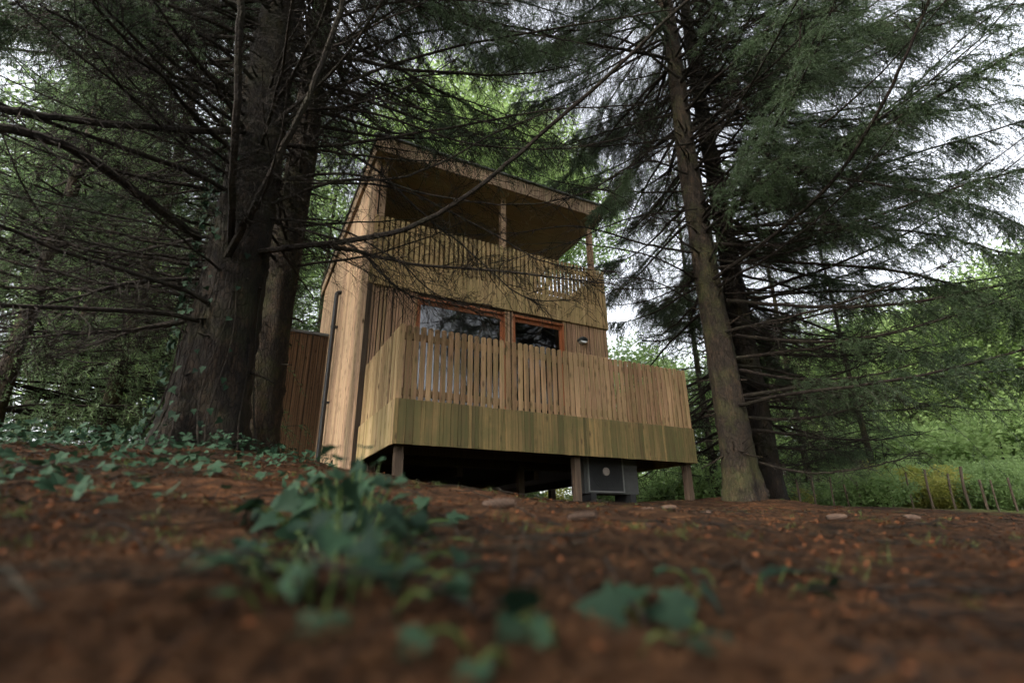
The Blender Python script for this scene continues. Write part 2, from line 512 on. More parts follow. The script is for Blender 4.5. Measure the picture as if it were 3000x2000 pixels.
def put(name, me, parent, x, y, z, rz=0.0, jit=True, sy=1.0):
    o = link(name, me, parent)
    jx, jr = (rng.normal(0, 0.001), rng.normal(0, 0.003)) if jit else (0, 0)
    o.location = (x + jx, y, z)
    o.rotation_euler = (0, jr if rz == 0 else 0, rz)
    if rz != 0 and jit:
        o.rotation_euler = (jr * math.sin(rz), 0, rz)
    return o

PITCH_P = 0.0784
# --- lower deck
ZB, ZT = 0.449, 1.2517
g = Geo()
g.box(0.03, W - 0.03, 0.03, 1.70, 0.30, 0.335)
for k in range(9):
    x = 0.06 + k * 0.48
    g.box(x, x + 0.045, 0.06, 1.70, 0.165, 0.297)
g.box(0.03, W - 0.03, 0.062, 0.11, 0.12, 0.163)
g.box(0.03, W - 0.03, 1.60, 1.65, 0.02, 0.163)
g.box(0.03, W - 0.03, 0.8, 0.85, 0.02, 0.163)
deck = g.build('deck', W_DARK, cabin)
me_post = None
for (x, y, wd) in ((0.11, 0.16, 0.085), (2.20, 0.14, 0.075), (3.93, 0.14, 0.085), (0.15, 1.5, 0.085), (3.93, 1.5, 0.085), (2.2, 1.5, 0.085)):
    g = Geo()
    z0 = float(gz(x, y)) - 0.25
    g.box(x - wd / 2, x + wd / 2, y - wd / 2, y + wd / 2, z0, 0.162)
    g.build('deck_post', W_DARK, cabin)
for (x, y) in ((0.3, 3.6), (0.3, 6.3), (2.2, 3.6), (2.2, 6.3), (4.0, 3.6), (4.0, 5.0), (4.0, 6.4)):
    g = Geo()
    g.box(x - 0.05, x + 0.05, y - 0.05, y + 0.05, float(gz(x, y)) - 0.25, 0.05)
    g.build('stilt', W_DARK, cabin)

ME_PICK = board_mesh('picket', 0.0555, 0.020, ZT - ZB + 0.02, W_PICKET, True)
ME_BAND = board_mesh('band_board', 0.0366, 0.019, ZB, W_BAND, False, 0.002)
ME_BANDW = board_mesh('band_board', 0.0758, 0.019, ZB, W_BAND, False, 0.002)
g = Geo()
for (z0, z1) in ((1.10, 1.17), (0.50, 0.57)):
    g.box(0.03, W - 0.03, 0.036, 0.075, z0, z1)
rail_f = g.build('deck_rail', W_PICKET, cabin)
n = int(round((W - 0.02) / PITCH_P))
for k in range(n + 1):
    x = 0.035 + k * (W - 0.07) / n
    put('picket', ME_PICK, rail_f, x, 0.014 + rng.normal(0, 0.0012), ZB - 0.02 + rng.normal(0, 0.003))
k = 0.0
x = 0.0
while x < W - 0.03:
    wide = rng.random() < 0.55 and x + 0.0784 < W
    me, wd = (ME_BANDW, 0.0784) if wide else (ME_BAND, 0.0392)
    put('band_board', me, rail_f, x + wd / 2, -0.006 + rng.normal(0, 0.0016), 0.0 + rng.normal(0, 0.0012), jit=False)
    x += wd
DS = 1.655
def side_rail(xp, sgn, name):
    g = Geo()
    for (z0, z1) in ((1.10, 1.17), (0.50, 0.57)):
        g.box(min(xp - sgn * 0.036, xp - sgn * 0.075), max(xp - sgn * 0.036, xp - sgn * 0.075), 0.08, DS, z0, z1)
    r = g.build('side_rail', W_PICKET, cabin)
    n = int(DS / PITCH_P)
    rz = -math.pi / 2 if sgn < 0 else math.pi / 2
    for k in range(n):
        y = 0.06 + k * (DS - 0.09) / (n - 1)
        put('picket', ME_PICK_S, r, xp - sgn * 0.014, y, ZB - 0.02 + rng.normal(0, 0.003), rz)
    y = 0.016
    while y < DS - 0.03:
        wide = rng.random() < 0.55 and y + 0.0784 < DS
        me, wd = (ME_BANDW_S, 0.0784) if wide else (ME_BAND_S, 0.0392)
        put('band_board', me, r, xp + sgn * 0.004, y + wd / 2, rng.normal(0, 0.0012), rz, jit=False)
        y += wd
W_BAND_S = wood('lit_side_band_wood', (0.32, 0.22, 0.115), (0.46, 0.33, 0.18), (0.54, 0.40, 0.23), algae=0.5, algae_col=(0.24, 0.22, 0.07))  # same boards as the front, light from the left put into a paler colour
W_PICK_S = wood('lit_side_picket_wood', (0.26, 0.165, 0.09), (0.42, 0.29, 0.16), (0.52, 0.38, 0.21), algae=0.4, algae_col=(0.22, 0.20, 0.07))  # paler copy of the front pickets, side light put into its colour
ME_PICK_S = board_mesh('picket', 0.047, 0.020, ZT - ZB + 0.02, W_PICK_S, True)
ME_BAND_S = board_mesh('band_board', 0.0382, 0.019, ZB, W_BAND_S, False, 0.002)
ME_BANDW_S = board_mesh('band_board', 0.0774, 0.019, ZB, W_BAND_S, False, 0.002)
side_rail(0.0, -1, 'left')
side_rail(W, 1, 'right')

# --- cabin body: floor, back and right walls, inner rooms
g = Geo()
g.box(XL + 0.05, XR - 0.05, YH + 0.06, YB - 0.05, 0.03, 0.20)
for k in range(4):
    x = 0.2 + k * 1.2
    g.box(x, x + 0.08, YH + 0.07, YB - 0.06, -0.09, 0.028)
g.build('floor_frame', W_DARK, cabin)
g = Geo()
g.box(XL + 0.06, XR - 0.06, YB - 0.1, YB - 0.05, 0.2, 4.5)            # back
g.box(XR - 0.10, XR - 0.06, YH + 0.10, YB - 0.1, 0.2, 2.70)            # right, lower storey
g.box(XR - 0.10, XR - 0.06, 5.0, YB - 0.1, 2.70, 4.4)
g.box(XL + 0.06, XL + 0.10, YH + 0.10, YB - 0.1, 0.2, 4.55)
g.box(XL + 0.10, XR - 0.10, YH + 0.10, YB - 0.1, 2.64, 2.74)           # upper floor
g.box(XL + 0.10, XR - 0.10, 5.0, 5.05, 2.74, 4.42)                    # wall behind the balcony
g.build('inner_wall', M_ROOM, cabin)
y = YH + 0.08
while y < 4.95:                                                        # balcony floor boards
    g = Geo(); g.box(XL + 0.11, XR - 0.11, y, y + 0.137, 2.743, 2.768); g.build('floor_board', W_FLOOR, cabin)
    y += 0.142
g = Geo()
for a, b in ((XL + 0.055, 0.70), (2.11, 2.26), (3.20, XR - 0.055)):
    g.box(a, b, YH + 0.045, YH + 0.095, 0.2, ZUB + 0.1)
g.box(0.70, 2.11, YH + 0.045, YH + 0.095, 2.44, ZUB + 0.1)
g.box(2.26, 3.20, YH + 0.045, YH + 0.095, 2.44, ZUB + 0.1)
front_wall = g.build('front_wall', W_DARK, cabin)
ME_SID = board_mesh('siding_batten', 0.0245, 0.022, ZUB - 0.06, W_SIDING, False, 0.003)
for a, b in ((XL + 0.07, 0.70), (2.11, 2.26), (3.20, XR - 0.02)):
    n = int(round((b - a) / 0.0345))
    for k in range(n):
        put('siding_batten', ME_SID, front_wall, a + (k + 0.5) * (b - a) / n, YH + 0.022, 0.07)
# windows (glazed doors)
for a, b in ((0.70, 2.11), (2.26, 3.20)):
    g = Geo()
    t = 0.06
    y0, y1 = YH + 0.010, YH + 0.050
    g.box(a, b, y0 + 0.045, y1 + 0.04, 2.44 - 0.10, 2.437)
    g.box(a, a + t, y0 + 0.047, y1 + 0.04, 0.34, 2.34)
    g.box(b - t, b, y0 + 0.047, y1 + 0.04, 0.34, 2.34)
    g.box(a + t, b - t, y0 + 0.047, y1 + 0.04, 0.34, 0.43)
    # outer lining of the opening
    g.box(a - 0.001, a + 0.018, YH + 0.002, y0 + 0.044, 0.34, 2.44)
    g.box(b - 0.018, b + 0.001, YH + 0.002, y0 + 0.044, 0.34, 2.44)
    g.box(a + 0.019, b - 0.019, YH + 0.004, y0 + 0.044, 2.40, 2.438)
    win = g.build('window', W_FRAME, cabin)
    g = Geo()
    # outer face mirrors the wood and the sky, the other five faces only tint
    x0_, x1_, y0_, y1_, z0_, z1_ = a + t, b - t, YH + 0.068, YH + 0.076, 0.43, 2.34
    V = [(x_, y_, z_) for x_ in (x0_, x1_) for y_ in (y0_, y1_) for z_ in (z0_, z1_)]
    g.add(V, [(0, 4, 5, 1)], 0)
    g.add(V, [(0, 1, 3, 2), (4, 6, 7, 5), (2, 3, 7, 6), (0, 2, 6, 4), (1, 5, 7, 3)], 1)
    g.build('pane', [M_GLASS, M_GLASS_IN], win)
# --- upper band and balcony rail
W_BAND_U = wood('upper_band_wood', (0.36, 0.24, 0.125), (0.50, 0.345, 0.175), (0.54, 0.38, 0.195), algae=0.5, algae_col=(0.115, 0.12, 0.035))
ME_UB = board_mesh('band_board', 0.0758, 0.022, ZUT - ZUB, W_BAND_U, False, 0.002)
ME_UBN = board_mesh('band_board', 0.0380, 0.022, ZUT - ZUB, W_BAND_U, False, 0.002)
W_PICK_U = wood('upper_picket_wood', (0.33, 0.215, 0.11), (0.44, 0.30, 0.15), (0.46, 0.335, 0.165), algae=0.45, algae_col=(0.13, 0.13, 0.045))
ME_UP = board_mesh('picket', 0.054, 0.020, ZRT - ZUT + 0.02, W_PICK_U, True)
g = Geo()
for (z0, z1) in ((3.46, 3.53), (2.95, 3.02)):
    g.box(XL + 0.05, XR - 0.03, YH + 0.022, YH + 0.062, z0, z1)
g.box(XL + 0.05, XR - 0.03, YH + 0.0145, YH + 0.060, ZUB + 0.012, ZUB + 0.14)
rail_u = g.build('balcony_rail', W_PICKET, cabin)
n = int(round((XR - XL - 0.09) / 0.0785))
for k in range(n + 1):
    x = XL + 0.075 + k * (XR - XL - 0.11) / n
    put('picket', ME_UP, rail_u, x, YH + 0.001, ZUT - 0.02 + rng.normal(0, 0.003))
x = XL + 0.035
while x < XR - 0.03:
    wide = rng.random() < 0.7 and x + 0.0784 < XR + 0.02
    me, wd = (ME_UB, 0.0784) if wide else (ME_UBN, 0.0392)
    put('band_board', me, rail_u, x + wd / 2, YH - 0.010 + rng.normal(0, 0.0012), ZUB + rng.normal(0, 0.0012), jit=False)
    x += wd
g = Geo()
for (z0, z1) in ((3.46, 3.53), (2.95, 3.02)):
    g.box(XR - 0.062, XR - 0.022, YH + 0.07, 4.98, z0, z1)
rail_r = g.build('balcony_side_rail', W_PICKET, cabin)
for k in range(40):
    put('picket', ME_UP, rail_r, XR - 0.001, YH + 0.09 + k * 0.080, ZUT - 0.02, math.pi / 2)
for k in range(41):
    put('band_board', ME_UB, rail_r, XR + 0.010, YH + 0.06 + k * 0.0784, ZUB, math.pi / 2, jit=False)
ME_SIDR = board_mesh('siding_batten', 0.026, 0.022, ZUB - 0.06, W_SIDING, False, 0.003)
g = Geo()
g.box(XR - 0.055, XR - 0.045, YH + 0.10, YB - 0.06, 0.07, ZUB + 0.05)
rw = g.build('right_wall', W_DARK, cabin)
for k in range(46):
    put('siding_batten', ME_SIDR, rw, XR - 0.022, YH + 0.05 + k * 0.104, 0.07, math.pi / 2, jit=False)
# --- balcony posts
for (x, y) in ((0.08, YH + 0.10), (2.125, YH + 0.10), (3.925, YH + 0.10)):
    g = Geo()
    g.box(x - 0.045, x + 0.045, y - 0.036, y + 0.045, 2.77, ZFB - 0.002)
    g.build('balcony_post', W_POST, cabin)
# --- left wall of wide upright boards
SL = 0.042                                      # roof falls to the back
def ztop(y):
    return ZFB + 0.06 - SL * (y - YH)
g = Geo()
g.box(XL + 0.034, XL + 0.058, YH + 0.03, YB - 0.02, 0.05, 4.35)
left_wall = g.build('left_wall', W_DARK, cabin)
y = YH
k = 0
while y < YB - 0.05:
    wd = 0.19 if k == 0 else float(rng.choice([0.12, 0.14, 0.16]))
    wd = min(wd, YB - y)
    me = board_mesh('cladding_board', wd - 0.007, 0.030, ztop(y + wd / 2) + 0.15, W_SIDE, False, 0.003)
    o = link('cladding_board', me, left_wall)
    o.location = (XL + rng.normal(0, 0.0015), y + wd / 2, -0.15)
    o.rotation_euler = (0, 0, -math.pi / 2)
    y += wd
    k += 1
g = Geo()
g.box(XL + 0.0335, XL + 0.098, YH - 0.001, YH + 0.028, -0.1, ZUB - 0.004)
g.build('corner_trim', W_DARK, cabin)
g = Geo()
g.box(XL + 0.0335, XL + 0.065, YH + 0.004, YH + 0.028, ZUB + 0.0, ZFB)
g.build('corner_trim', W_SIDING, cabin)
# --- roof
g = Geo()
x0, x1 = XL - 0.05, 4.06
yb = YB + 0.25
for (zt, zb_, mi) in ((ZFT - 0.012, ZFB + 0.03, 0),):
    V = [(x, yy, z - SL * (yy - YR)) for x in (x0 + 0.03, x1 - 0.03) for yy in (YR + 0.03, yb) for z in (zb_, zt)]
    g.add(V, [(0, 1, 3, 2), (4, 6, 7, 5), (0, 4, 5, 1), (2, 3, 7, 6), (0, 2, 6, 4), (1, 5, 7, 3)])
roof = g.build('roof', W_DARK, cabin)
g = Geo()
V = [(x, yy, z - SL * (yy - YR)) for x in (x0 - 0.03, x1 + 0.03) for yy in (YR - 0.04, yb + 0.02) for z in (ZFT, ZFT + 0.028)]
g.add(V, [(0, 1, 3, 2), (4, 6, 7, 5), (0, 4, 5, 1), (2, 3, 7, 6), (0, 2, 6, 4), (1, 5, 7, 3)])
g.build('roof_edge', M_ROOFTOP, roof)
ME_FAS = board_mesh('fascia_batten', 0.030, 0.022, ZFT - ZFB - 0.004, W_FASCIA, False, 0.003)
n = int((x1 - x0) / 0.0365)
for k in range(n):
    put('fascia_batten', ME_FAS, roof, x0 + 0.02 + k * (x1 - x0 - 0.04) / (n - 1), YR, ZFB)
for xx, rz in ((x0, -math.pi / 2), (x1, math.pi / 2)):
    g = Geo()
    a, b = (xx, xx + 0.025) if rz < 0 else (xx - 0.025, xx)
    V = [(x, yy, z - SL * (yy - YR)) for x in (a, b) for yy in (YR + 0.024, yb) for z in (ZFB, ZFT - 0.004)]
    g.add(V, [(0, 1, 3, 2), (4, 6, 7, 5), (0, 4, 5, 1), (2, 3, 7, 6), (0, 2, 6, 4), (1, 5, 7, 3)])
    g.build('verge_board', W_FASCIA, roof)
y = YR + 0.03
while y < 5.0:
    wd = 0.118
    g = Geo()
    V = [(x, yy, z - SL * (yy - YR)) for x in (x0 + 0.028, x1 - 0.028) for yy in (y, y + wd - 0.0006) for z in (ZFB + 0.012 + rng.normal(0, 0.001), ZFB + 0.029)]
    g.add(V, [(0, 1, 3, 2), (4, 6, 7, 5), (0, 4, 5, 1), (2, 3, 7, 6), (0, 2, 6, 4), (1, 5, 7, 3)])
    g.build('soffit_board', W_SOFFIT, roof)
    y += wd
# --- annex on the left, dark ribbed siding
AY, AX0, AX1, AZ = 5.0, -0.90, XL - 0.004, 2.79
g = Geo()
g.box(AX0 + 0.03, AX1, AY + 0.03, AY + 1.3, -0.2, AZ - 0.02)
annex = g.build('annex', W_DARK, cabin)
ME_ANX = board_mesh('siding_batten', 0.025, 0.022, AZ + 0.2, W_ANNEX, False, 0.003)
n = int((AX1 - AX0) / 0.0335)
for k in range(n):
    put('siding_batten', ME_ANX, annex, AX0 + 0.02 + k * (AX1 - AX0 - 0.04) / (n - 1), AY, -0.22)
g = Geo()
g.box(AX0 - 0.02, AX1, AY - 0.03, AY + 1.32, AZ - 0.018, AZ + 0.03)
g.build('annex_roof', M_ROOFTOP, annex)
g = Geo()
g.box(AX0 - 0.022, AX0 + 0.002, AY + 0.002, AY + 1.3, -0.2, AZ - 0.02)
g.build('annex_side_board', W_SIDE, annex)
# --- drainpipe
g = Geo()
py, px = 3.98, XL - 0.075
pts = spline([(px + 0.09, py, 3.27), (px + 0.05, py, 3.27), (px + 0.008, py, 3.245), (px, py, 3.19), (px, py, 2.9), (px, py, 2.0), (px, py, 1.0), (px, py, -0.2)], 40)
tubes(g, pts[None], 0.038, 10)
pipe = g.build('drainpipe', M_PIPE, cabin, smooth=True)
for z in (1.25, 2.6):
    g = Geo()
    tubes(g, np.array([[(px, py, z - 0.02), (px, py, z + 0.02)]]), 0.044, 10)
    g.box(px + 0.02, XL + 0.002, py - 0.05, py + 0.05, z - 0.012, z + 0.012)
    g.build('pipe_bracket', M_PIPE, pipe)

# ------------------------------------------------------------------ wall lamp
lamp = thing('wall_lamp', 'small dark bulkhead lamp on the siding beside the window', 'lamp', (3.55, YH + 0.02, 2.19))
g = Geo()
nn = 14
a = np.linspace(0, 2 * math.pi, nn, endpoint=False)
rings = []
for (yy, sx, sz, dz) in ((0.0, 0.085, 0.055, 0.0), (-0.05, 0.088, 0.058, 0.0), (-0.085, 0.078, 0.048, 0.01), (-0.10, 0.05, 0.028, 0.018)):
    rings.append(np.stack([sx * np.cos(a), np.full(nn, yy), np.maximum(sz * np.sin(a), -0.02) + dz], -1))
V = np.concatenate(rings)
F = [(r * nn + k, r * nn + (k + 1) % nn, (r + 1) * nn + (k + 1) % nn, (r + 1) * nn + k) for r in range(3) for k in range(nn)]
g.add(V, F); g.add(V, [[3 * nn + k for k in range(nn)]])
g.build('lamp_housing', M_LAMP, lamp, smooth=True)
g = Geo()
a = np.linspace(math.pi, 2 * math.pi, 9)
for_v = [(0.066 * math.cos(t), yy, 0.036 * math.sin(t) - 0.018) for yy in (-0.008, -0.088) for t in a]
g.add(for_v, [(k, k + 1, 9 + k + 1, 9 + k) for k in range(8)]); g.add(for_v, [list(range(9, 18))])
g.build('diffuser', M_LENS, lamp, smooth=True)

# ------------------------------------------------------------------ outdoor unit under the deck
AC = thing('air_conditioner', 'grey outdoor air conditioning unit with round fan under the deck', 'air conditioner', (2.83, 0.30, -0.43))
g = Geo()
g.box(-0.41, 0.41, 0, 0.28, 0.045, 0.565)
g.build('casing', M_AC, AC)
g = Geo()
g.box(-0.345, 0.16, -0.012, -0.002, 0.075, 0.535)
grille = g.build('grille', M_ACD, AC)
g = Geo()
for rr in np.linspace(0.05, 0.215, 7):
    a = np.linspace(0, 2 * math.pi, 41)
    tubes(g, np.stack([-0.095 + rr * np.cos(a), np.full(41, -0.018), 0.305 + rr * np.sin(a)], -1)[None], 0.0022, 4)
for a in np.arange(12) * math.pi / 6:
    tubes(g, np.array([[(-0.095 + 0.04 * math.cos(a), -0.018, 0.305 + 0.04 * math.sin(a)), (-0.095 + 0.215 * math.cos(a), -0.018, 0.305 + 0.215 * math.sin(a))]]), 0.002, 4)
g.build('grille_wire', M_ACD, grille)
g = Geo()
for (x0_, x1_, z0_, z1_) in ((-0.362, -0.345, 0.06, 0.55), (0.16, 0.177, 0.06, 0.55), (-0.345, 0.16, 0.06, 0.075), (-0.345, 0.16, 0.535, 0.55)):
    g.box(x0_, x1_, -0.02, -0.001, z0_, z1_)
g.build('grille_frame', M_ACF, AC)
g = Geo()
a = np.linspace(0, 2 * math.pi, 20, endpoint=False)
V = np.concatenate([np.stack([-0.095 + r_ * np.cos(a), np.full(20, y_), 0.305 + r_ * np.sin(a)], -1) for r_, y_ in ((0.05, -0.012), (0.05, -0.026), (0.042, -0.03))])
g.add(V, [(r_ * 20 + k, r_ * 20 + (k + 1) % 20, (r_ + 1) * 20 + (k + 1) % 20, (r_ + 1) * 20 + k) for r_ in range(2) for k in range(20)])
g.add(V, [[40 + k for k in range(20)]])
g.build('fan_hub', M_BADGE, AC, smooth=False)
for k in range(6):
    g = Geo(); g.box(0.20, 0.39, -0.008, -0.001, 0.12 + k * 0.07, 0.16 + k * 0.07); g.build('louvre', M_AC, AC)
for x in (-0.3, 0.3):
    g = Geo(); g.box(x - 0.04, x + 0.04, -0.02, 0.3, -0.06, 0.0445); g.build('foot', M_ACD, AC)

# ------------------------------------------------------------------ trees
def in_house(p, m_=0.12):
    x, y, z = p[..., 0], p[..., 1], p[..., 2]
    a = (x > XL - m_) & (x < XR + m_) & (y > YR - m_) & (y < YB + m_) & (z < ZFT + 0.2)
    b = (x > -m_) & (x < W + m_) & (y > -m_) & (y < YH) & (z < ZT + m_)
    c_ = (x > AX0 - m_) & (x < 0) & (y > AY - m_) & (y < AY + 1.4) & (z < AZ + m_)
    return a | b | c_

def too_close(p):
    d = np.linalg.norm(p - CAM, axis=-1)
    return (d < 1.6) | ((p[..., 0] > -0.9) & (p[..., 0] < 4.3) & (p[..., 1] < 1.9) & (p[..., 2] < 1.9))

def main_axis(L, rng, K=12, a=-0.05, b=0.25, c_=0.30, bow=0.06):
    s = np.linspace(0, 1, K)
    y = bow * L * (s ** 2) * rng.normal()
    z = L * (a * s - b * s ** 1.6 + c_ * s ** 3)
    P = np.stack([L * s, y, z], -1)
    P[1:] += rng.normal(0, 0.006, (K - 1, 3)) * L * 0.5
    return P

def limb_geo(P, rng, r0, r1, kind, K1=1.0, dens=1.0, t_live=0.35, ns=7):
    """one bough along P: wood plus side shoots; kind live, dead or far"""
    g = Geo()
    L = float(np.linalg.norm(np.diff(P, axis=0), axis=1).sum())
    tt = np.linspace(0, 1, len(P))
    tubes(g, P[None], (r0 + (r1 - r0) * tt ** 0.8)[None], ns)
    P_ = P[None]
    if kind == 'dead':
        n1 = max(int(17 * L * dens), 6)
        s1 = grow(P_, n1, rng, 0.10, 1.0, 0.25 * K1, 0.85 * K1, 0.95, 0.22, 6, 0.5, 0.7, 0.05)
        tubes(g, s1, np.linspace(0.0042, 0.0018, 6)[None], 3)
        s2 = grow(s1, 5, rng, 0.15, 1.0, 0.08, 0.32 * K1, 0.85, 0.25, 4, 0.7, 0.6, 0.06)
        tubes(g, s2, np.linspace(0.0024, 0.0012, 4)[None], 3)
    else:
        n0 = max(int(8 * L * dens), 4)
        s0 = grow(P_, n0, rng, 0.06, t_live + 0.1, 0.25, 0.6 * K1, 1.0, 0.2, 5, 0.5, 0.0, 0.05)
        tubes(g, s0, np.linspace(0.004, 0.0015, 5)[None], 3)
        n1 = max(int(19 * L * dens), 8)
        s1 = grow(P_, n1, rng, t_live, 1.0, 0.25 * K1, 0.75 * K1, 0.85, 0.75, 6, 0.4, 0.8, 0.03)
        tubes(g, s1, np.linspace(0.0036, 0.0014, 6)[None], 3)
        s2 = grow(s1, 13, rng, 0.10, 1.0, 0.07, 0.26, 0.7, 0.6, 4, 0.6, 0.4, 0.03)
        needles(g, s2, 30, 0.021, 0.0052, rng)
        needles(g, s1, 46, 0.021, 0.0052, rng, 0.2)
    return g

MATS = [M_TWIG, M_NEEDLE]
lr = np.random.default_rng(5)
LIB = {'live': [], 'dead': []}
for k in range(7):
    L = 2.6 + 0.25 * k
    P = main_axis(L, lr, 14, lr.uniform(-0.18, 0.10), lr.uniform(0.1, 0.35), lr.uniform(0.15, 0.38))
    LIB['live'].append((L, P, limb_geo(P, lr, 0.026, 0.004, 'live', 1.0, 0.9, lr.uniform(0.2, 0.45)).mesh('live_bough', MATS)))
for k in range(6):
    L = 2.2 + 0.3 * k
    P = main_axis(L, lr, 14, lr.uniform(-0.25, 0.15), lr.uniform(0.0, 0.3), lr.uniform(0.05, 0.3), 0.12)
    LIB['dead'].append((L, P, limb_geo(P, lr, 0.024, 0.004, 'dead', 0.9, 0.8).mesh('dead_bough', MATS)))

def trunk_geo(h, r0, rt, rng, flare=0.5, sides=34, rings=120, lean=(0, 0), lump=0.05, stubs=0):
    g = Geo()
    zz = np.concatenate([[-0.35], np.linspace(0, 1, rings - 1) ** 1.6 * h])
    a = np.linspace(0, 2 * math.pi, sides, endpoint=False)
    ph = rng.uniform(0, 6, 6)
    V = []
    for z in zz:
        t = max(z, 0) / h
        r = r0 + (rt - r0) * t ** 0.9
        fl = flare * math.exp(-max(z, -0.1) / 0.32)
        rad = r * (1 + fl * (0.55 + 0.45 * np.cos(a * 5 + ph[0])) + lump * np.sin(a * 3 + ph[1] + z * 1.7) * 0.6 + lump * np.sin(a * 7 + ph[2] + z * 3.1) * 0.4)
        rad = rad * (1 + rng.normal(0, 0.026, sides))
        V.append(np.stack([rad * np.cos(a) + lean[0] * z + 0.02 * math.sin(z * 0.9 + ph[3]), rad * np.sin(a) + lean[1] * z + 0.02 * math.sin(z * 0.7 + ph[4]), np.full(sides, z)], -1))
    V = np.concatenate(V)
    n = len(zz)
    i = np.arange(n - 1)[:, None] * sides; j = np.arange(sides)[None]; j2 = (j + 1) % sides
    g.add(V, np.stack([i + j, i + j2, i + sides + j2, i + sides + j], -1).reshape(-1, 4))
    if stubs:                                   # broken branch stubs
        q = []
        for _ in range(stubs):
            z = 0.5 + (h * 0.55) * rng.random() ** 1.3
            t = z / h; r = (r0 + (rt - r0) * t ** 0.9) * 0.94
            aa = rng.uniform(0, 2 * math.pi); L = rng.uniform(0.03, 0.16) if rng.random() < 0.6 else rng.uniform(0.15, 0.5)
            d = np.array([math.cos(aa), math.sin(aa), rng.normal(-0.05, 0.25)])
            p0 = np.array([r * math.cos(aa) + lean[0] * z, r * math.sin(aa) + lean[1] * z, z])
            q.append([p0, p0 + d * L * 0.5 + rng.normal(0, 0.01, 3), p0 + d * L + rng.normal(0, 0.02, 3)])
        q = np.array(q)
        tubes(g, q, (rng.uniform(0.005, 0.014, (stubs, 1)) * np.array([[1.3, 0.9, 0.6]])), 5)
    return g

def near_tree(label, x, y, r0, h, bark, seed, whorls, lean=(0, 0), flare=0.5):
    rng = np.random.default_rng(seed)
    z0 = float(gz(x, y))
    t = thing('spruce_tree', label, 'tree', (x, y, z0), 'spruce trees round the cabin')
    trunk_geo(h, r0, 0.03, rng, flare, lean=lean, lump=0.07, stubs=110).build('trunk', bark, t, smooth=True)
    n = 0
    for (za, zb_, step, per, kinds, smin, smax, azr) in whorls:
        z = za
        while z < zb_:
            for _ in range(per):
                kind = 'live' if rng.random() < kinds else 'dead'
                L, P, me = LIB[kind][rng.integers(len(LIB[kind]))]
                for tr_ in range(8):
                    az = rng.uniform(*azr)
                    sc = rng.uniform(smin, smax)
                    zz = z + rng.uniform(-0.12, 0.12)
                    c_, s_ = math.cos(az), math.sin(az)
                    q = P * sc
                    wp = np.stack([x + lean[0] * zz + c_ * q[:, 0] - s_ * q[:, 1], y + lean[1] * zz + s_ * q[:, 0] + c_ * q[:, 1], z0 + zz + q[:, 2]], -1)
                    if in_house(wp, 0.3).any() or too_close(wp).any() or (wp[:, 2] < gz(wp[:, 0], wp[:, 1]) + 0.25).any():
                        continue
                    o = link('branch', me, t)
                    o.location = (lean[0] * zz + c_ * 0.02, lean[1] * zz + s_ * 0.02, zz)
                    o.rotation_euler = (rng.normal(0, 0.15), rng.normal(0, 0.06), az)
                    o.scale = (sc, sc, sc)
                    n += 1
                    break
            z += step * rng.uniform(0.8, 1.2)
    return t

def limb(tree, pts, r0, r1, kind, seed, dens=1.0, K1=1.0, t_live=0.3, K=26):
    """a bough of its own along world points, child of the tree"""
    rng = np.random.default_rng(seed)
    P = spline(pts, K)
    P[1:-1] += rng.normal(0, 0.004, (K - 2, 3))
    P = P - np.array(tree.location)
    return limb_geo(P, rng, r0, r1, kind, K1, dens, t_live).build('branch', MATS, tree)

TAU = 2 * math.pi
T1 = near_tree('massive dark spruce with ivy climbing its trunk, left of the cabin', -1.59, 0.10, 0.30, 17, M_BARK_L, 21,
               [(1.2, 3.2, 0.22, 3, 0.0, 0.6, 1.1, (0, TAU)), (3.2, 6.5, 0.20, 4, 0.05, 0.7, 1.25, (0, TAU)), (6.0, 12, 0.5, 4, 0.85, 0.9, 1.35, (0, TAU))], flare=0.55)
T2 = near_tree('slimmer spruce trunk standing between the ivy-clad spruce and the annex', -1.14, 1.62, 0.245, 16, M_BARK_R, 22,
               [(1.6, 6.5, 0.28, 3, 0.1, 0.6, 1.1, (0, TAU)), (5.5, 12, 0.5, 3, 0.85, 0.9, 1.3, (0, TAU))], flare=0.3)
T3 = near_tree('tall spruce right beside the deck corner with long drooping boughs', 4.55, -0.14, 0.215, 18, M_BARK_R, 23,
               [(0.7, 3.0, 0.24, 3, 0.25, 0.8, 1.25, (-2.2, 1.4)), (3.0, 7.5, 0.24, 4, 0.65, 0.7, 1.2, (-2.1, 1.7)), (3.0, 7.5, 0.5, 1, 0.0, 0.6, 0.9, (1.7, 4.2)), (7.5, 13, 0.42, 5, 0.9, 0.9, 1.3, (0, TAU))], flare=0.45)
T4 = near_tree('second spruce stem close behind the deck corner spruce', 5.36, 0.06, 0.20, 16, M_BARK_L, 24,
               [(0.8, 3.0, 0.26, 3, 0.15, 0.8, 1.3, (-1.6, 2.0)), (3.0, 4.0, 0.26, 4, 0.7, 0.8, 1.3, (-1.6, 2.0)), (4.0, 11, 0.32, 4, 0.85, 0.8, 1.25, (-2.0, 2.0))], flare=0.35)

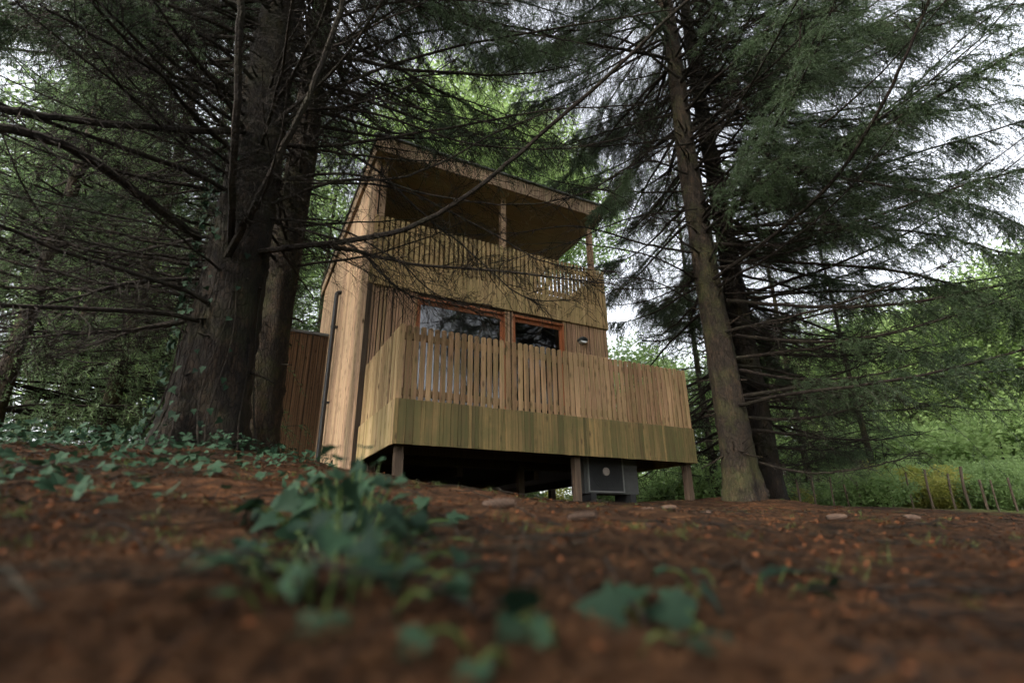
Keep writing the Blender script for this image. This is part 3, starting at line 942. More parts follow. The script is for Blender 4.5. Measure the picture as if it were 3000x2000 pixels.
# boughs that can be told apart in the picture, from their trunk outwards
def pts(*a):
    return [at(u, v, d) for (u, v, d) in a]
limb(T1, pts((560, 585, 5.0), (640, 572, 4.8), (860, 545, 4.45), (980, 505, 4.3), (1100, 430, 4.15), (1230, 320, 4.0), (1400, 170, 3.8), (1570, 10, 3.6), (1680, -90, 3.5)), 0.033, 0.013, 'dead', 101, 0.7)
limb(T1, pts((560, 590, 5.0), (700, 563, 4.75), (820, 578, 4.6), (960, 608, 4.5), (1150, 622, 4.4), (1300, 640, 4.35), (1420, 655, 4.3)), 0.026, 0.005, 'dead', 102, 1.2)
limb(T1, pts((455, 545, 4.9), (400, 505, 4.6), (290, 425, 4.2), (180, 350, 3.8), (60, 305, 3.5), (-80, 280, 3.3)), 0.042, 0.024, 'dead', 103, 0.6)
limb(T1, pts((560, 300, 4.9), (430, 300, 4.5), (250, 284, 4.1), (80, 262, 3.8), (-80, 240, 3.6)), 0.034, 0.02, 'dead', 104, 0.8)
limb(T1, pts((530, 560, 4.85), (533, 470, 4.3), (540, 330, 3.8), (548, 160, 3.45), (552, 0, 3.2), (555, -120, 3.1)), 0.033, 0.024, 'dead', 105, 0.5)
limb(T1, pts((520, 590, 4.85), (575, 490, 4.4), (640, 360, 4.0), (705, 230, 3.7), (760, 90, 3.5), (810, -60, 3.3)), 0.034, 0.020, 'dead', 106, 0.6)
limb(T1, pts((545, 320, 4.9), (460, 240, 4.5), (350, 160, 4.2), (230, 90, 3.9), (90, 10, 3.7)), 0.024, 0.008, 'dead', 107, 1.0)
limb(T1, pts((560, 300, 4.9), (490, 190, 4.4), (400, 70, 4.1), (330, -30, 3.9)), 0.022, 0.008, 'dead', 108, 1.0)
limb(T1, pts((620, 300, 5.0), (800, 190, 4.8), (1000, 120, 4.7), (1250, 70, 4.6), (1560, 20, 4.5)), 0.024, 0.008, 'dead', 109, 0.9)
limb(T1, pts((620, 330, 5.0), (760, 335, 4.8), (1000, 300, 4.6), (1250, 255, 4.5), (1500, 240, 4.4)), 0.022, 0.006, 'dead', 110, 0.9)
limb(T1, pts((600, 480, 5.0), (760, 420, 4.7), (950, 400, 4.5), (1150, 300, 4.4), (1330, 230, 4.3)), 0.02, 0.005, 'dead', 111, 0.8)
limb(T2, pts((660, 520, 6.4), (800, 560, 5.6), (900, 650, 5.1), (980, 690, 4.95), (1120, 700, 4.9)), 0.018, 0.004, 'dead', 112, 1.2)
limb(T2, pts((690, 300, 6.4), (850, 380, 5.7), (960, 480, 5.3), (1060, 560, 5.2), (1200, 680, 5.1), (1320, 690, 5.1)), 0.02, 0.004, 'dead', 113, 0.9)
limb(T1, pts((430, 640, 4.9), (300, 650, 4.7), (150, 690, 4.6), (-40, 740, 4.5)), 0.02, 0.006, 'dead', 114, 1.2)
limb(T1, pts((420, 740, 4.9), (280, 760, 4.8), (120, 770, 4.8), (-40, 790, 4.8)), 0.018, 0.006, 'dead', 115, 1.2)
# right tree
limb(T3, pts((1640, 640, 7.4), (1760, 555, 6.6), (1900, 430, 6.0), (2000, 290, 5.6), (2080, 130, 5.3), (2150, -40, 5.1)), 0.030, 0.012, 'dead', 121, 0.6)
limb(T3, pts((1630, 600, 7.4), (1700, 460, 6.7), (1790, 310, 6.2), (1830, 160, 5.9), (1845, -30, 5.6)), 0.024, 0.010, 'dead', 122, 0.6)
limb(T3, pts((1670, 690, 7.6), (1800, 700, 7.3), (1960, 705, 7.0), (2120, 690, 6.8), (2300, 655, 6.6), (2420, 630, 6.5)), 0.030, 0.010, 'live', 123, 0.7, 0.9, 0.45)
limb(T3, pts((1690, 770, 7.6), (1850, 785, 7.3), (2000, 775, 7.0), (2160, 735, 6.7), (2360, 670, 6.5)), 0.028, 0.008, 'live', 124, 0.7, 0.9, 0.35)
limb(T3, pts((1700, 850, 7.6), (1830, 870, 7.3), (1980, 865, 7.0), (2120, 830, 6.8)), 0.026, 0.006, 'live', 125, 1.0, 0.8, 0.3)
limb(T3, pts((1710, 960, 7.6), (1850, 960, 7.4), (1980, 930, 7.2), (2070, 880, 7.0)), 0.026, 0.006, 'dead', 126, 1.3)
limb(T3, pts((1730, 1060, 7.7), (1850, 1085, 7.4), (1980, 1075, 7.1), (2120, 1040, 6.8)), 0.02, 0.005, 'dead', 127, 1.0, 0.7, 0.4)
limb(T3, pts((1640, 470, 7.4), (1780, 400, 6.9), (1950, 330, 6.4), (2120, 240, 6.0), (2352, 110, 5.6), (2450, 60, 5.5)), 0.03, 0.008, 'live', 128, 1.2, 1.0, 0.3)
limb(T3, pts((1640, 560, 7.4), (1800, 560, 7.0), (2000, 500, 6.6), (2200, 430, 6.2), (2420, 370, 5.9)), 0.028, 0.008, 'live', 129, 1.2, 1.0, 0.3)
limb(T3, pts((1620, 300, 7.4), (1780, 200, 7.0), (1950, 150, 6.6), (2100, 80, 6.3), (2300, 10, 6.0)), 0.026, 0.008, 'live', 130, 1.2, 1.0, 0.3)
limb(T3, pts((1590, 580, 7.4), (1480, 560, 6.8), (1330, 520, 6.2), (1180, 535, 5.8), (1020, 540, 5.4)), 0.02, 0.004, 'dead', 131, 0.5)
limb(T3, pts((1580, 400, 7.4), (1480, 370, 6.8), (1350, 440, 6.2), (1230, 480, 5.9)), 0.018, 0.004, 'dead', 132, 0.5)
limb(T3, pts((1600, 640, 7.4), (1500, 590, 6.6), (1340, 560, 6.0), (1200, 560, 5.7)), 0.016, 0.004, 'dead', 133, 0.5)
limb(T3, pts((1590, 330, 7.5), (1480, 350, 7.0), (1420, 430, 6.7), (1360, 490, 6.5)), 0.018, 0.004, 'live', 134, 1.2, 0.6, 0.5)

# curtains of hanging shoots over the roof
limb(T2, pts((690, 200, 6.4), (820, 120, 6.0), (1000, 70, 5.7), (1200, 75, 5.5), (1420, 120, 5.3)), 0.026, 0.006, 'dead', 141, 1.2)
limb(T2, pts((690, 60, 6.4), (860, -20, 6.0), (1060, -60, 5.8), (1300, -40, 5.6), (1500, 30, 5.5)), 0.026, 0.006, 'live', 142, 1.2, 1.1, 0.25)
limb(T2, pts((670, 380, 6.4), (780, 260, 6.0), (900, 190, 5.8), (1050, 170, 5.6), (1200, 200, 5.5)), 0.022, 0.005, 'dead', 143, 1.2)
limb(T3, pts((1560, 180, 7.4), (1450, 100, 6.9), (1330, 70, 6.6), (1180, 90, 6.3), (1040, 140, 6.1)), 0.024, 0.005, 'live', 144, 1.0, 1.0, 0.3)
limb(T3, pts((1550, 60, 7.4), (1450, -30, 6.9), (1320, -60, 6.5), (1180, -40, 6.2)), 0.024, 0.005, 'live', 145, 1.1, 1.1, 0.25)
limb(T1, pts((620, 120, 5.0), (780, 40, 4.7), (960, 0, 4.5), (1180, 10, 4.4)), 0.024, 0.006, 'dead', 146, 1.0)
limb(T1, pts((600, 200, 5.0), (480, 90, 4.7), (330, 40, 4.5), (150, 30, 4.3), (-50, 50, 4.2)), 0.024, 0.006, 'live', 147, 0.9, 1.0, 0.4)
limb(T1, pts((600, 60, 5.0), (450, -30, 4.7), (250, -40, 4.5), (50, 0, 4.3), (-80, 60, 4.2)), 0.024, 0.006, 'live', 148, 0.9, 1.0, 0.4)

limb(T1, pts((600, 420, 5.0), (800, 400, 4.7), (1000, 450, 4.5), (1200, 470, 4.4), (1400, 430, 4.3)), 0.018, 0.004, 'dead', 151, 0.9)
limb(T1, pts((590, 500, 5.0), (760, 520, 4.8), (900, 590, 4.6), (1010, 680, 4.5), (1150, 735, 4.45)), 0.015, 0.003, 'dead', 152, 0.9)
limb(T2, pts((690, 420, 6.4), (900, 430, 5.5), (1100, 520, 5.1), (1250, 600, 5.0), (1400, 625, 4.9)), 0.017, 0.004, 'dead', 153, 0.9)
limb(T3, pts((1600, 480, 7.4), (1450, 500, 6.6), (1300, 560, 6.0), (1150, 600, 5.6), (1000, 610, 5.3)), 0.014, 0.003, 'dead', 154, 0.6)
limb(T3, pts((1605, 700, 7.4), (1500, 645, 6.6), (1400, 640, 6.1), (1250, 665, 5.8)), 0.013, 0.003, 'dead', 155, 0.6)
limb(T1, pts((640, 250, 5.0), (850, 260, 4.7), (1080, 330, 4.5), (1300, 340, 4.4), (1500, 300, 4.3)), 0.018, 0.004, 'dead', 156, 0.9)
limb(T2, pts((700, 130, 6.4), (900, 200, 5.8), (1100, 240, 5.5), (1330, 350, 5.3)), 0.018, 0.004, 'dead', 157, 0.9)
limb(T3, pts((1660, 520, 7.5), (1900, 515, 7.0), (2150, 540, 6.7), (2400, 610, 6.5)), 0.024, 0.006, 'live', 158, 1.1, 1.1, 0.3)
limb(T4, pts((1760, 600, 8.2), (2050, 620, 7.5), (2280, 690, 7.1), (2430, 770, 6.9)), 0.024, 0.006, 'live', 159, 1.2, 1.1, 0.35)
limb(T4, pts((1750, 380, 8.2), (2000, 420, 7.4), (2230, 470, 7.0), (2430, 560, 6.8)), 0.024, 0.006, 'live', 160, 1.2, 1.1, 0.35)

# far spruces: crown of many needle fringed boughs
def far_spruce(seed, h, rad, zc):
    rng = np.random.default_rng(seed)
    g = Geo()
    z = zc
    while z < h - 0.4:
        f = (h - z) / (h - zc)
        for _ in range(6):
            L = rad * (0.25 + 0.75 * f) * rng.uniform(0.7, 1.15)
            P = main_axis(L, rng, 7, rng.uniform(-0.1, 0.2), rng.uniform(0.1, 0.4), rng.uniform(0.1, 0.3))
            az = rng.uniform(0, TAU); c_, s_ = math.cos(az), math.sin(az)
            P = np.stack([c_ * P[:, 0] - s_ * P[:, 1], s_ * P[:, 0] + c_ * P[:, 1], z + P[:, 2]], -1)
            tubes(g, P[None], np.linspace(0.022, 0.004, 7)[None], 3, 0)
            s1 = grow(P[None], int(9 * L), rng, 0.12, 1.0, 0.25, 0.8, 0.85, 0.7, 5, 0.5, 0.6, 0.04)
            tubes(g, s1, np.linspace(0.005, 0.002, 5)[None], 3, 0)
            needles(g, s1, 34, 0.06, 0.0095, rng, 0.1, 0.9)
        z += 0.36
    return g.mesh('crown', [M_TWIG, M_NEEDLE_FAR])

FAR = []
for k, (h, rad, zc) in enumerate(((12, 2.6, 0.6), (14, 3.0, 1.2), (13, 2.4, 0.4))):
    tg = trunk_geo(h, 0.12, 0.02, np.random.default_rng(300 + k), 0.3, 12, 24).mesh('trunk', M_BARK_R)
    FAR.append((tg, far_spruce(310 + k, h, rad, zc)))
def place_spruce(k, x, y, s, rz, label):
    t = thing('background_spruce', label, 'tree', (x, y, float(gz(x, y)) - 0.1), 'spruces behind the cabin')
    t.rotation_euler = (0, 0, rz); t.scale = (s, s, s)
    link('trunk', FAR[k][0], t); link('crown', FAR[k][1], t)
    return t
spr = np.random.default_rng(77)
for i_, (u, d, k, s) in enumerate(((-60, 8.5, 0, 0.9), (95, 10.5, 1, 0.9), (215, 9.2, 2, 1.0), (330, 12.5, 0, 1.1), (450, 14.5, 1, 1.1), (560, 17, 2, 1.2), (690, 19, 1, 1.2), (-160, 13, 1, 1.1), (20, 16, 2, 1.2))):
    p = at(u, 1100, d)
    place_spruce(k, p[0], p[1], s, spr.uniform(0, 6), 'dark dense spruce in the shaded wood beyond the ivy-clad trunk')
for i_, (u, d, k, s) in enumerate(((880, 17, 2, 1.1), (1120, 19, 0, 1.2), (1640, 14.5, 2, 0.9), (1860, 18.5, 1, 0.95), (2010, 15.5, 2, 0.7))):
    p = at(u, 1100, d)
    place_spruce(k, p[0], p[1], s, spr.uniform(0, 6), 'green spruce standing behind the cabin and the deck corner spruce')

for (x, y, k, s) in ((-6.6, -6.9, 1, 0.9), (-3.4, -9.3, 2, 0.9), (3.2, -11.5, 0, 0.9), (6.4, -10.5, 1, 0.85), (9.8, -11.5, 2, 0.9)):  # added out of view: left ones shade the foreground, others darken pane reflections
    place_spruce(k, x, y, s, spr.uniform(0, 6), 'unseen spruce facing the cabin, added for foreground shade and window reflections')

# broadleaf trees and bushes at the sunlit wood edge
def leaf_crown(seed, rx, rz, zc, n_cl, per, leaf, m, holes=0.25):
    rng = np.random.default_rng(seed)
    g = Geo()
    lobes = rng.normal(size=(9, 3)); lobes = norm(lobes) * np.array([rx, rx, rz]) * 0.55 + np.array([0, 0, zc])
    li = rng.integers(9, size=n_cl)
    d = norm(rng.normal(size=(n_cl, 3)))
    rr = (0.45 + 0.55 * rng.random((n_cl, 1)) ** 0.5)
    c_ = lobes[li] + d * rr * np.array([rx, rx, rz]) * 0.52
    n = n_cl * per
    p = np.repeat(c_, per, 0) + rng.normal(0, rx * 0.07, (n, 3))
    a = norm(rng.normal(size=(n, 3)) * np.array([1, 1, 0.4])); nrm = norm(rng.normal(size=(n, 3)) + np.array([0, 0, 1.2]))
    b = norm(np.cross(nrm, a)); a = np.cross(b, nrm)
    L = leaf * (0.6 + 0.8 * rng.random((n, 1)))
    V = np.stack([p, p + a * L * 0.5 + b * L * 0.32, p + a * L, p + a * L * 0.5 - b * L * 0.32], 1)
    g.add(V, np.arange(n * 4).reshape(-1, 4), 1)
    # limbs
    for k in range(9):
        P = spline([(0, 0, max(zc - rz * 1.2, 0.2)), lobes[k] * 0.5 + np.array([0, 0, zc * 0.35]), lobes[k]], 8)
        tubes(g, P[None], np.linspace(0.05, 0.012, 8)[None] * (rx / 2.2), 4, 0)
    return g.mesh('crown', [M_TWIG, m])
BROAD = []
for k, (rx, rz, zc, m_, nc, lf) in enumerate(((2.6, 2.6, 4.2, M_LEAF, 2200, 0.11), (4.2, 6.0, 12.5, M_LEAF, 3000, 0.14), (0.9, 0.7, 0.65, M_LEAFY, 700, 0.07), (1.1, 0.9, 0.85, M_LEAF, 800, 0.075))):
    tg = trunk_geo(zc, 0.12 if k < 2 else 0.03, 0.04 if k < 2 else 0.01, np.random.default_rng(400 + k), 0.3, 10, 14).mesh('trunk', M_BARK_R)
    BROAD.append((tg, leaf_crown(410 + k, rx, rz, zc, nc, 11, lf, m_)))
def place_broad(k, x, y, s, name, label, cat, group):
    t = thing(name, label, cat, (x, y, float(gz(x, y)) - 0.08), group)
    t.rotation_euler = (0, 0, spr.uniform(0, 6)); t.scale = (s, s, s)
    link('trunk' if k < 2 else 'stem', BROAD[k][0], t); link('crown', BROAD[k][1], t)
for (u, d, k, s) in ((940, 19, 1, 1.05), (1110, 18, 1, 1.0), (1220, 20, 1, 1.0), (1760, 28, 0, 1.35), (1900, 31, 0, 1.5), (2040, 28, 0, 1.4), (2160, 27, 0, 1.3), (2290, 25, 0, 1.25), (2400, 28, 0, 1.5), (2520, 24, 0, 1.3), (1620, 29, 0, 1.35), (600, 27, 1, 1.0), (250, 24, 0, 1.5), (0, 25, 1, 1.0), (1450, 24, 0, 1.2)):
    p = at(u, 1100, d)
    place_broad(k, p[0], p[1], s, 'broadleaf_tree', 'tall bright green broadleaf tree rising behind the cabin roof' if (k == 1 and u > 800) else 'rounded pale green broadleaf tree beyond the wire fence' if u > 1400 else 'broadleaf tree glimpsed far behind the shaded spruces', 'tree', 'broadleaf trees at the wood edge')
for i_ in range(26):
    u = spr.uniform(1700, 2420); d = spr.uniform(13.6, 18)
    p = at(u, 1130, d)
    if in_house(p[None], 0.8)[0]:
        continue
    k = 2 if spr.random() < 0.35 else 3
    place_broad(k, p[0], p[1], spr.uniform(0.4, 0.95), 'bush', ('yellow-green bush in the undergrowth along the wire fence', 'leafy green bush in the undergrowth along the wire fence')[k - 2], 'bush', ('yellow bushes along the fence', 'green bushes along the fence')[k - 2])

for (u, d, k, s_b) in ((1180, 15.5, 3, 0.9), (1290, 17, 2, 0.9), (1370, 16, 3, 0.9), (1450, 18, 3, 1.1), (1530, 15.5, 3, 0.9), (1600, 17, 2, 1.0), (1660, 15, 3, 1.0), (1560, 20, 3, 1.5), (1420, 21, 3, 1.5), (1690, 19, 3, 1.5)):
    p = at(u, 1130, d)
    place_broad(k, p[0], p[1], s_b, 'bush', 'bush glimpsed through the gap under the cabin floor', 'bush', 'bushes seen under the cabin')

for (u, d, s_b) in ((1900, 21, 1.9), (2020, 23, 2.1), (2130, 21.5, 1.9), (2230, 23, 2.2), (2330, 20.5, 2.0), (2430, 22, 2.1)):
    p = at(u, 1130, d)
    place_broad(3, p[0], p[1], s_b, 'bush', 'large pale green thicket bush filling the gap under the broadleaf crowns', 'bush', 'thicket under the broadleaf trees')

# ------------------------------------------------------------------ fence far right
fence = thing('wire_fence', 'wire fence on slender weathered wooden posts beyond the deck corner spruce', 'fence', (0, 0, 0))
fp = []
for u in (1770, 1800, 1838, 1872, 1915, 1948, 1978, 2012, 2050, 2095, 2140, 2190, 2225, 2262, 2288, 2330, 2375, 2430):
    p = at(u, 1150, 13.2 + 0.5 * math.sin(u * 0.01))
    z0 = float(gz(p[0], p[1]))
    hh = spr.uniform(0.5, 0.8)
    g = Geo()
    tubes(g, spline([(p[0], p[1], z0 - 0.2), (p[0] + spr.normal(0, 0.02), p[1], z0 + hh * 0.5), (p[0] + spr.normal(0, 0.05), p[1], z0 + hh)], 5)[None], spr.uniform(0.014, 0.027), 7)
    g.build('fence_post', M_FENCE, fence, smooth=True)
    fp.append((p[0], p[1], z0))
for hz in (0.22, 0.45):
    g = Geo()
    tubes(g, np.array([[(x, y, z + hz) for (x, y, z) in fp]]), 0.003, 4)
    g.build('fence_wire', M_ACD, fence)

# pale track glimpsed under the cabin
g = Geo()
c0 = at(1640, 1140, 14); 
V = [(c0[0] - 6, c0[1] - 1.0, 0), (c0[0] + 7, c0[1] - 3.5, 0), (c0[0] + 7, c0[1] + 0.5, 0), (c0[0] - 6, c0[1] + 3.0, 0)]
V = [(x, y, float(gz(x, y)) + 0.03) for x, y, _ in V]
g.add(V, [(0, 1, 2, 3)])
tr_ = g.build('path', M_GRAVEL)
tr_['kind'] = 'structure'

# ------------------------------------------------------------------ ivy
def ivy_leaf(seed):
    rng = np.random.default_rng(seed)
    half = [(0.0, 0.0), (-0.13, 0.20), (-0.06, 0.46), (0.14, 0.36), (0.30, 0.56), (0.44, 0.32), (0.66, 0.20)]
    half = [(x + rng.normal(0, 0.02), y + rng.normal(0, 0.025)) if k else (x, y) for k, (x, y) in enumerate(half)]
    out = [half[0]] + half[1:] + [(1.0, 0.0)] + [(x, -y) for x, y in half[:0:-1]]
    V = [(0.28, 0, 0.0)] + [(x, y, 0.16 * abs(y) - 0.22 * x * x + 0.03 * rng.normal()) for x, y in out]
    n = len(out)
    g = Geo()
    g.add(V, [(0, 1 + k, 1 + (k + 1) % n) for k in range(n)])
    me = g.mesh('leaf', M_IVY, True)
    return me
IVY = [ivy_leaf(k) for k in range(5)]
def put_leaf(parent, p, size, rng, face=None, up=(0, 0, 1)):
    """leaf at p, tip towards face, its upper side towards up"""
    f = norm(np.asarray(face, float) if face is not None else rng.normal(size=3))
    n = norm(np.asarray(up, float) + rng.normal(0, 0.35, 3))
    b = norm(np.cross(n, f)); f = np.cross(b, n)
    o = link('leaf', IVY[rng.integers(5)], parent)
    m_ = Matrix.Identity(4)
    base = np.array(parent.location)
    for i in range(3):
        m_[i][0], m_[i][1], m_[i][2] = f[i] * size, b[i] * size, n[i] * size
        m_[i][3] = p[i] - base[i]
    o.matrix_local = m_
    return o

def ivy_clump(label, base, spots, seed, size):
    """spots: world points of leaves; stems rise from base and petioles run to each leaf"""
    rng = np.random.default_rng(seed)
    bx = np.array(base)
    t = thing('ivy_plant', label, 'ivy', tuple(bx), 'ivy plants on the forest floor')
    g = Geo()
    for p in spots:
        p = np.asarray(p)
        q0 = np.array([bx[0] + (p[0] - bx[0]) * 0.6, bx[1] + (p[1] - bx[1]) * 0.6, 0])
        q0[2] = float(gz(q0[0], q0[1])) - 0.01
        mid = (q0 + p) / 2 + np.array([0, 0, 0.015])
        g = Geo()
        tubes(g, (spline([q0, mid, p], 6) - bx)[None], np.linspace(0.0025, 0.0012, 6)[None], 4)
        g.build('stem', M_GRASS, t)
        out = p - bx; out[2] = 0
        put_leaf(t, p, size * rng.uniform(0.7, 1.2), rng, face=out + rng.normal(0, 0.06, 3) + np.array([0, 0, -0.05]), up=tuple(np.array([-0.1, -0.2, 1.0]) + rng.normal(0, 0.35, 3)))
    return t

ir = np.random.default_rng(9)
def mound(cu, cv, dist, n, su, sv, zs):
    """leaf points spread round a place on the floor"""
    c_ = at(cu, cv, dist)
    P = []
    for _ in range(n):
        x = c_[0] + ir.normal(0, su); y = c_[1] + ir.normal(0, sv)
        r2 = ((x - c_[0]) / su) ** 2 + ((y - c_[1]) / sv) ** 2
        P.append((x, y, float(gz(x, y)) + 0.012 + zs * math.exp(-r2 / 2.2) * ir.uniform(0.15, 1.0)))
    return (c_[0], c_[1], float(gz(c_[0], c_[1]))), P
b_, s_ = mound(800, 1200, 1.35, 80, 0.11, 0.15, 0.20)
ivy_clump('tall leafy ivy clump in front of the deck post', b_, s_, 1, 0.052)
b_, s_ = mound(790, 1290, 0.92, 40, 0.075, 0.14, 0.14)
ivy_clump('low spray of broad ivy leaves in front of the tall clump', b_, s_, 2, 0.047)
b_, s_ = mound(770, 1400, 0.60, 18, 0.06, 0.07, 0.07)
ivy_clump('blurred ivy sprig trailing below the leafy clump', b_, s_, 3, 0.044)
b_, s_ = mound(1530, 1370, 0.70, 6, 0.05, 0.05, 0.045)
ivy_clump('small dark ivy sprig alone on the brown needle carpet', b_, s_, 4, 0.046)
b_, s_ = mound(1300, 1500, 0.50, 6, 0.07, 0.02, 0.03)
ivy_clump('few ivy leaves lying near the bottom of the slope', b_, s_, 5, 0.036)
b_, s_ = mound(1700, 1275, 0.9, 7, 0.10, 0.04, 0.03)
ivy_clump('sparse ivy runner with small leaves on bare needles', b_, s_, 6, 0.04)

# ivy carpet on the left bank: too many to count
def leaf_cloud(g, P, size, rng, up):
    n = len(P)
    a = rng.normal(size=(n, 3)); nrm = norm(up + rng.normal(0, 0.4, (n, 3)))
    b = norm(np.cross(nrm, a)); a = np.cross(b, nrm)
    sz = size * (0.6 + 0.7 * rng.random((n, 1)))
    out = np.array([(0, 0), (-0.1, 0.2), (-0.04, 0.45), (0.16, 0.34), (0.3, 0.52), (0.45, 0.3), (1.0, 0), (0.45, -0.3), (0.3, -0.52), (0.16, -0.34), (-0.04, -0.45), (-0.1, -0.2)])
    V = P[:, None] + sz[:, None] * (a[:, None] * out[None, :, 0:1] + b[:, None] * out[None, :, 1:2]) + sz[:, None] * nrm[:, None] * (0.15 * np.abs(out[None, :, 1:2]) - 0.2 * out[None, :, 0:1] ** 2)
    F = np.arange(n)[:, None, None] * 12 + np.array([[0, k, k + 1] for k in range(1, 11)])[None]
    g.add(V, F.reshape(-1, 3))
g = Geo()
n = 2600
u = ir.uniform(-250, 760, n); d = ir.uniform(1.6, 7.0, n)
D = np.stack([ray(a_, 1100) for a_ in u]); D = D[:, :2] / np.linalg.norm(D[:, :2], axis=1, keepdims=True)
x = CAM[0] + D[:, 0] * d; y = CAM[1] + D[:, 1] * d
dens = np.exp(-((x + 2.1) ** 2 / 2.2 + (y + 0.4) ** 2 / 4.0)) + 0.08 + 0.25 * (np.abs(x + 0.9 - 0.2 * y) < 0.5)
clump = np.sin(x * 4.1 + 1) * np.cos(y * 3.3) + np.sin(x * 9 + y * 7) * 0.5
keep = ir.random(n) < np.clip(dens * (0.7 + 0.5 * clump), 0, 1)
x, y = x[keep], y[keep]
z = gz(x, y) + ir.uniform(0.01, 0.13, len(x)) * (0.5 + 0.9 * np.exp(-((x + 2.1) ** 2 / 2 + (y + 0.2) ** 2 / 3)))
ok = ~in_house(np.stack([x, y, np.full(len(x), 1.0)], -1), 0.0)
leaf_cloud(g, np.stack([x, y, z], -1)[ok], 0.040, ir, np.array([-0.1, -0.3, 0.9]))
gc = g.build('ivy_ground_cover', M_IVY)
gc['kind'] = 'stuff'
tag(gc, 'carpet of ivy leaves covering the bank under the dark spruce', 'ivy')

# ivy climbing the big trunk
civ = thing('climbing_ivy', 'ivy with small dark leaves climbing the massive spruce trunk', 'ivy', (-1.59, 0.10, float(gz(-1.59, 0.10))))
z0 = civ.location[2]
g = Geo()
for k in range(7):
    a0 = R(200 + 22 * k) + ir.normal(0, 0.1)
    q = []
    for zz in np.linspace(-0.05, 1.3 + 1.9 * ir.random(), 14):
        rr = 0.315 * (1 + 0.55 * math.exp(-max(zz, 0) / 0.32)) + 0.012 - 0.012 * zz
        aa = a0 + 0.12 * math.sin(zz * 4 + k)
        q.append((rr * math.cos(aa), rr * math.sin(aa), zz))
    tubes(g, np.array(q)[None], np.linspace(0.008, 0.003, 14)[None], 5)
g.build('stem', M_TWIG, civ)
for k in range(290):
    zz = 2.9 * ir.random() ** 1.15
    aa = R(ir.uniform(165, 290)) if ir.random() < 0.35 else R(ir.normal(196, 15))
    if R(255) < aa and zz > 0.9 and ir.random() < 0.75:
        aa = R(ir.normal(205, 18))
    rr = 0.31 * (1 + 0.65 * math.exp(-max(zz, 0) / 0.32)) + ir.uniform(0.01, 0.06)
    nrm = np.array([math.cos(aa), math.sin(aa), 0.35])
    p = np.array([-1.59 + rr * math.cos(aa), 0.10 + rr * math.sin(aa), z0 + zz])
    put_leaf(civ, p, ir.uniform(0.035, 0.065), ir, face=(ir.normal(0, 0.5), ir.normal(0, 0.5), -1), up=nrm)

# ------------------------------------------------------------------ litter on the floor
def floor_points(n, d0, d1, u0=-350, u1=2700, power=0.9, rng=ir):
    u = rng.uniform(u0, u1, n)
    d = d0 + (d1 - d0) * rng.random(n) ** (1 / power)
    ang = np.arctan((u - 1176) / FPX)
    h = math.atan2(AX[0, 1], AX[1, 1])
    return CAM[0] + np.sin(h + ang) * d, CAM[1] + np.cos(h + ang) * d
g = Geo()
n = 150000
x, y = floor_points(n, 0.25, 7.5, power=0.75)
z = gz(x, y) + ir.uniform(0.001, 0.012, n)
az = ir.uniform(0, TAU, n); el = ir.normal(0, 0.16, n)
L = ir.uniform(0.012, 0.03, n)
d_ = np.stack([np.cos(az) * np.cos(el), np.sin(az) * np.cos(el), np.sin(el)], -1)
sdv = np.stack([-np.sin(az), np.cos(az), np.zeros(n)], -1)
p = np.stack([x, y, z], -1)
wd = 0.0011 + 0.0006 * ir.random((n, 1)) + 0.0004 * np.hypot(x - CAM[0], y - CAM[1])[:, None] * 0.5
V = np.stack([p - sdv * wd, p + sdv * wd, p + d_ * L[:, None] + sdv * wd * 0.4, p + d_ * L[:, None] - sdv * wd * 0.4], 1)
g.add(V, np.arange(n * 4).reshape(-1, 4))
lit = g.build('needle_litter', M_LITTER); lit['kind'] = 'stuff'
tag(lit, 'carpet of fallen brown spruce needles over the forest floor', 'litter')
g = Geo()
n = 6500
x, y = floor_points(n, 0.3, 7.0, power=0.8)
p = np.stack([x, y, gz(x, y) + ir.uniform(0.004, 0.02, n)], -1)
a = norm(ir.normal(size=(n, 3)) * np.array([1, 1, 0.25])); nr = norm(ir.normal(size=(n, 3)) * 0.5 + np.array([0, 0, 1]))
b = norm(np.cross(nr, a)); a = np.cross(b, nr)
L = ir.uniform(0.004, 0.016, (n, 1)) * np.clip(np.hypot(x - CAM[0], y - CAM[1]) / 1.3, 0.5, 1)[:, None]
V = np.stack([p - a * L * 0.6, p + b * L * 0.4 + nr * L * 0.2, p + a * L * 0.7, p - b * L * 0.4 + nr * L * 0.15], 1)
F = np.arange(n)[:, None, None] * 4 + np.array([[0, 1, 2], [0, 2, 3]])[None]
g.add(V, F.reshape(-1, 3))
dl = g.build('leaf_litter', M_DEADLEAF); dl['kind'] = 'stuff'
tag(dl, 'scattered reddish dead leaf fragments on the brown needle carpet', 'litter')
# fallen twigs
g = Geo()
n = 520
x, y = floor_points(n, 0.5, 7.0)
az = ir.uniform(0, TAU, n); L = ir.uniform(0.05, 0.35, n)
s_ = np.linspace(-0.5, 0.5, 5)
P = np.zeros((n, 5, 3))
P[..., 0] = x[:, None] + np.cos(az)[:, None] * L[:, None] * s_; P[..., 1] = y[:, None] + np.sin(az)[:, None] * L[:, None] * s_
P += ir.normal(0, 0.02, P.shape) * L[:, None, None]
P[..., 2] = gz(P[..., 0], P[..., 1]) + 0.008 + np.abs(ir.normal(0, 0.012, (n, 5)))
tubes(g, P, ir.uniform(0.001, 0.0026, (n, 1)), 4)
tw = g.build('fallen_twigs', M_TWIG); tw['kind'] = 'stuff'
tag(tw, 'thin dead twigs lying scattered on the needle carpet', 'twigs')
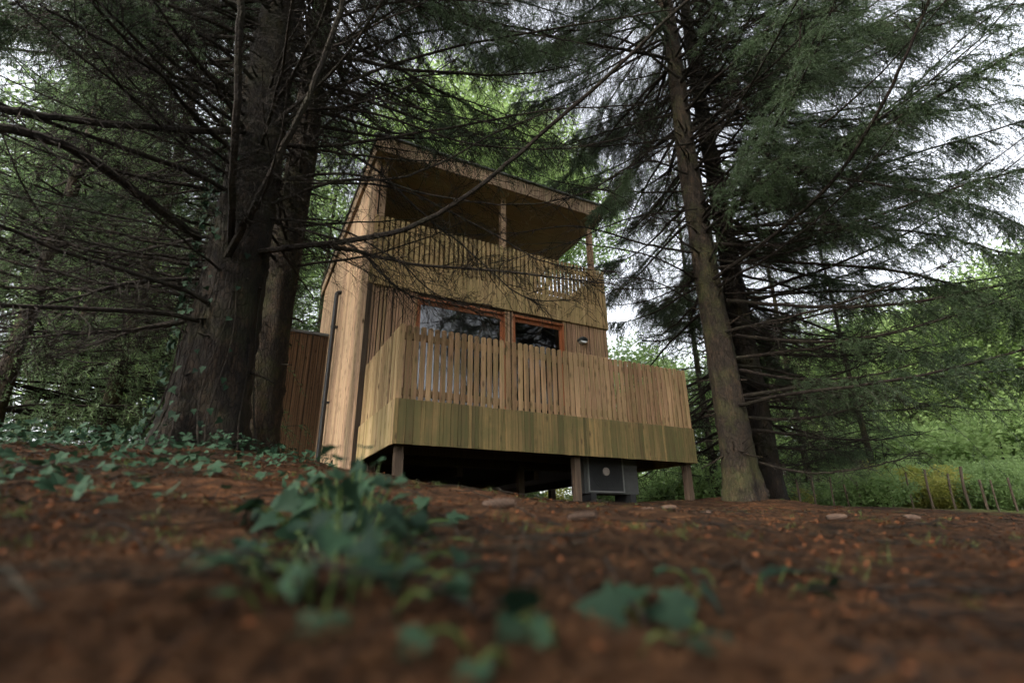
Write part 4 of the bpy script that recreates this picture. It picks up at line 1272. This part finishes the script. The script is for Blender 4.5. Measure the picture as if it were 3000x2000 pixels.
# grass tufts
g = Geo()
ntuft = 330
x, y = floor_points(ntuft, 1.0, 8.5, power=1.0)
per = 16
n = ntuft * per
px = np.repeat(x, per) + ir.normal(0, 0.02, n); py_ = np.repeat(y, per) + ir.normal(0, 0.02, n)
P0 = np.stack([px, py_, gz(px, py_)], -1)
dr = norm(ir.normal(size=(n, 3)) * np.array([0.6, 0.6, 0.1]) + np.array([0, 0, 1]))
L = ir.uniform(0.010, 0.042, (n, 1)) * np.repeat(ir.uniform(0.5, 1.3, ntuft), per)[:, None]
sv = norm(np.cross(dr, ir.normal(size=(n, 3))))
V = np.stack([P0 - sv * 0.0012, P0 + sv * 0.0012, P0 + dr * L], 1)
g.add(V, np.arange(n * 3).reshape(-1, 3))
gr = g.build('grass', M_GRASS); gr['kind'] = 'stuff'
tag(gr, 'sparse fresh green grass sprouting through the needles', 'grass')

# ------------------------------------------------------------------ cones
def cone_mesh(seed):
    rng = np.random.default_rng(seed)
    g = Geo()
    L = 0.112
    s = np.linspace(0, 1, 9)
    tubes(g, np.stack([L * (s - 0.5), 0 * s, 0 * s], -1)[None], (0.012 * np.sin(np.pi * (0.08 + 0.86 * s)) ** 0.6 + 0.002)[None], 8, 1)
    n = 120
    k = np.arange(n)
    t = (k + 0.5) / n
    a = k * 2.39996
    r = 0.020 * np.sin(np.pi * (0.10 + 0.86 * t)) ** 0.8
    rad = np.stack([np.zeros(n), np.cos(a), np.sin(a)], -1); tan = np.stack([np.zeros(n), -np.sin(a), np.cos(a)], -1); ax = np.array([1., 0, 0])
    c_ = np.stack([L * (t - 0.5), r * np.cos(a) * 0.55, r * np.sin(a) * 0.55], -1)
    V = np.stack([c_ - tan * 0.005, c_ + tan * 0.005, c_ + ax * 0.006 + tan * 0.0068 + rad * 0.0085, c_ + ax * 0.012 + rad * 0.0120, c_ + ax * 0.006 - tan * 0.0068 + rad * 0.0085], 1)
    F = np.arange(n)[:, None] * 5
    g.add(V, F + np.array([[0, 1, 2, 4]]), 2)
    g.add(V, F + np.array([[2, 3, 4]]), 0)
    return g.mesh('spruce_cone', [M_CONE, M_TWIG, M_CONE_DARK])
CONES = [cone_mesh(1), cone_mesh(2)]
for i_, (u, v, d, rz) in enumerate(((1143, 1182, 1.95, -0.5), (1335, 1197, 1.75, -0.9), (1535, 1170, 3.6, -0.3), (1690, 1166, 4.2, 0.2), (1740, 1166, 4.1, -0.6), (1915, 1170, 3.2, -0.55), (2092, 1182, 3.4, -0.2), (1625, 1168, 4.0, 1.4), (1480, 1172, 3.2, -0.4))):
    p = at(u, v, d)
    o = link('spruce_cone', CONES[i_ % 2])
    o.location = (p[0], p[1], float(gz(p[0], p[1])) + 0.022)
    o.rotation_euler = (ir.uniform(0, 6), ir.normal(0, 0.06), rz)
    if i_:
        o.scale = (0.82, 0.82, 0.82); o.location.z -= 0.008
    tag(o, 'plump brown spruce cone lying beside the leafy ivy clump' if i_ == 0 else 'brown spruce cone lying out on the bare needle carpet', 'cone', 'fallen spruce cones')
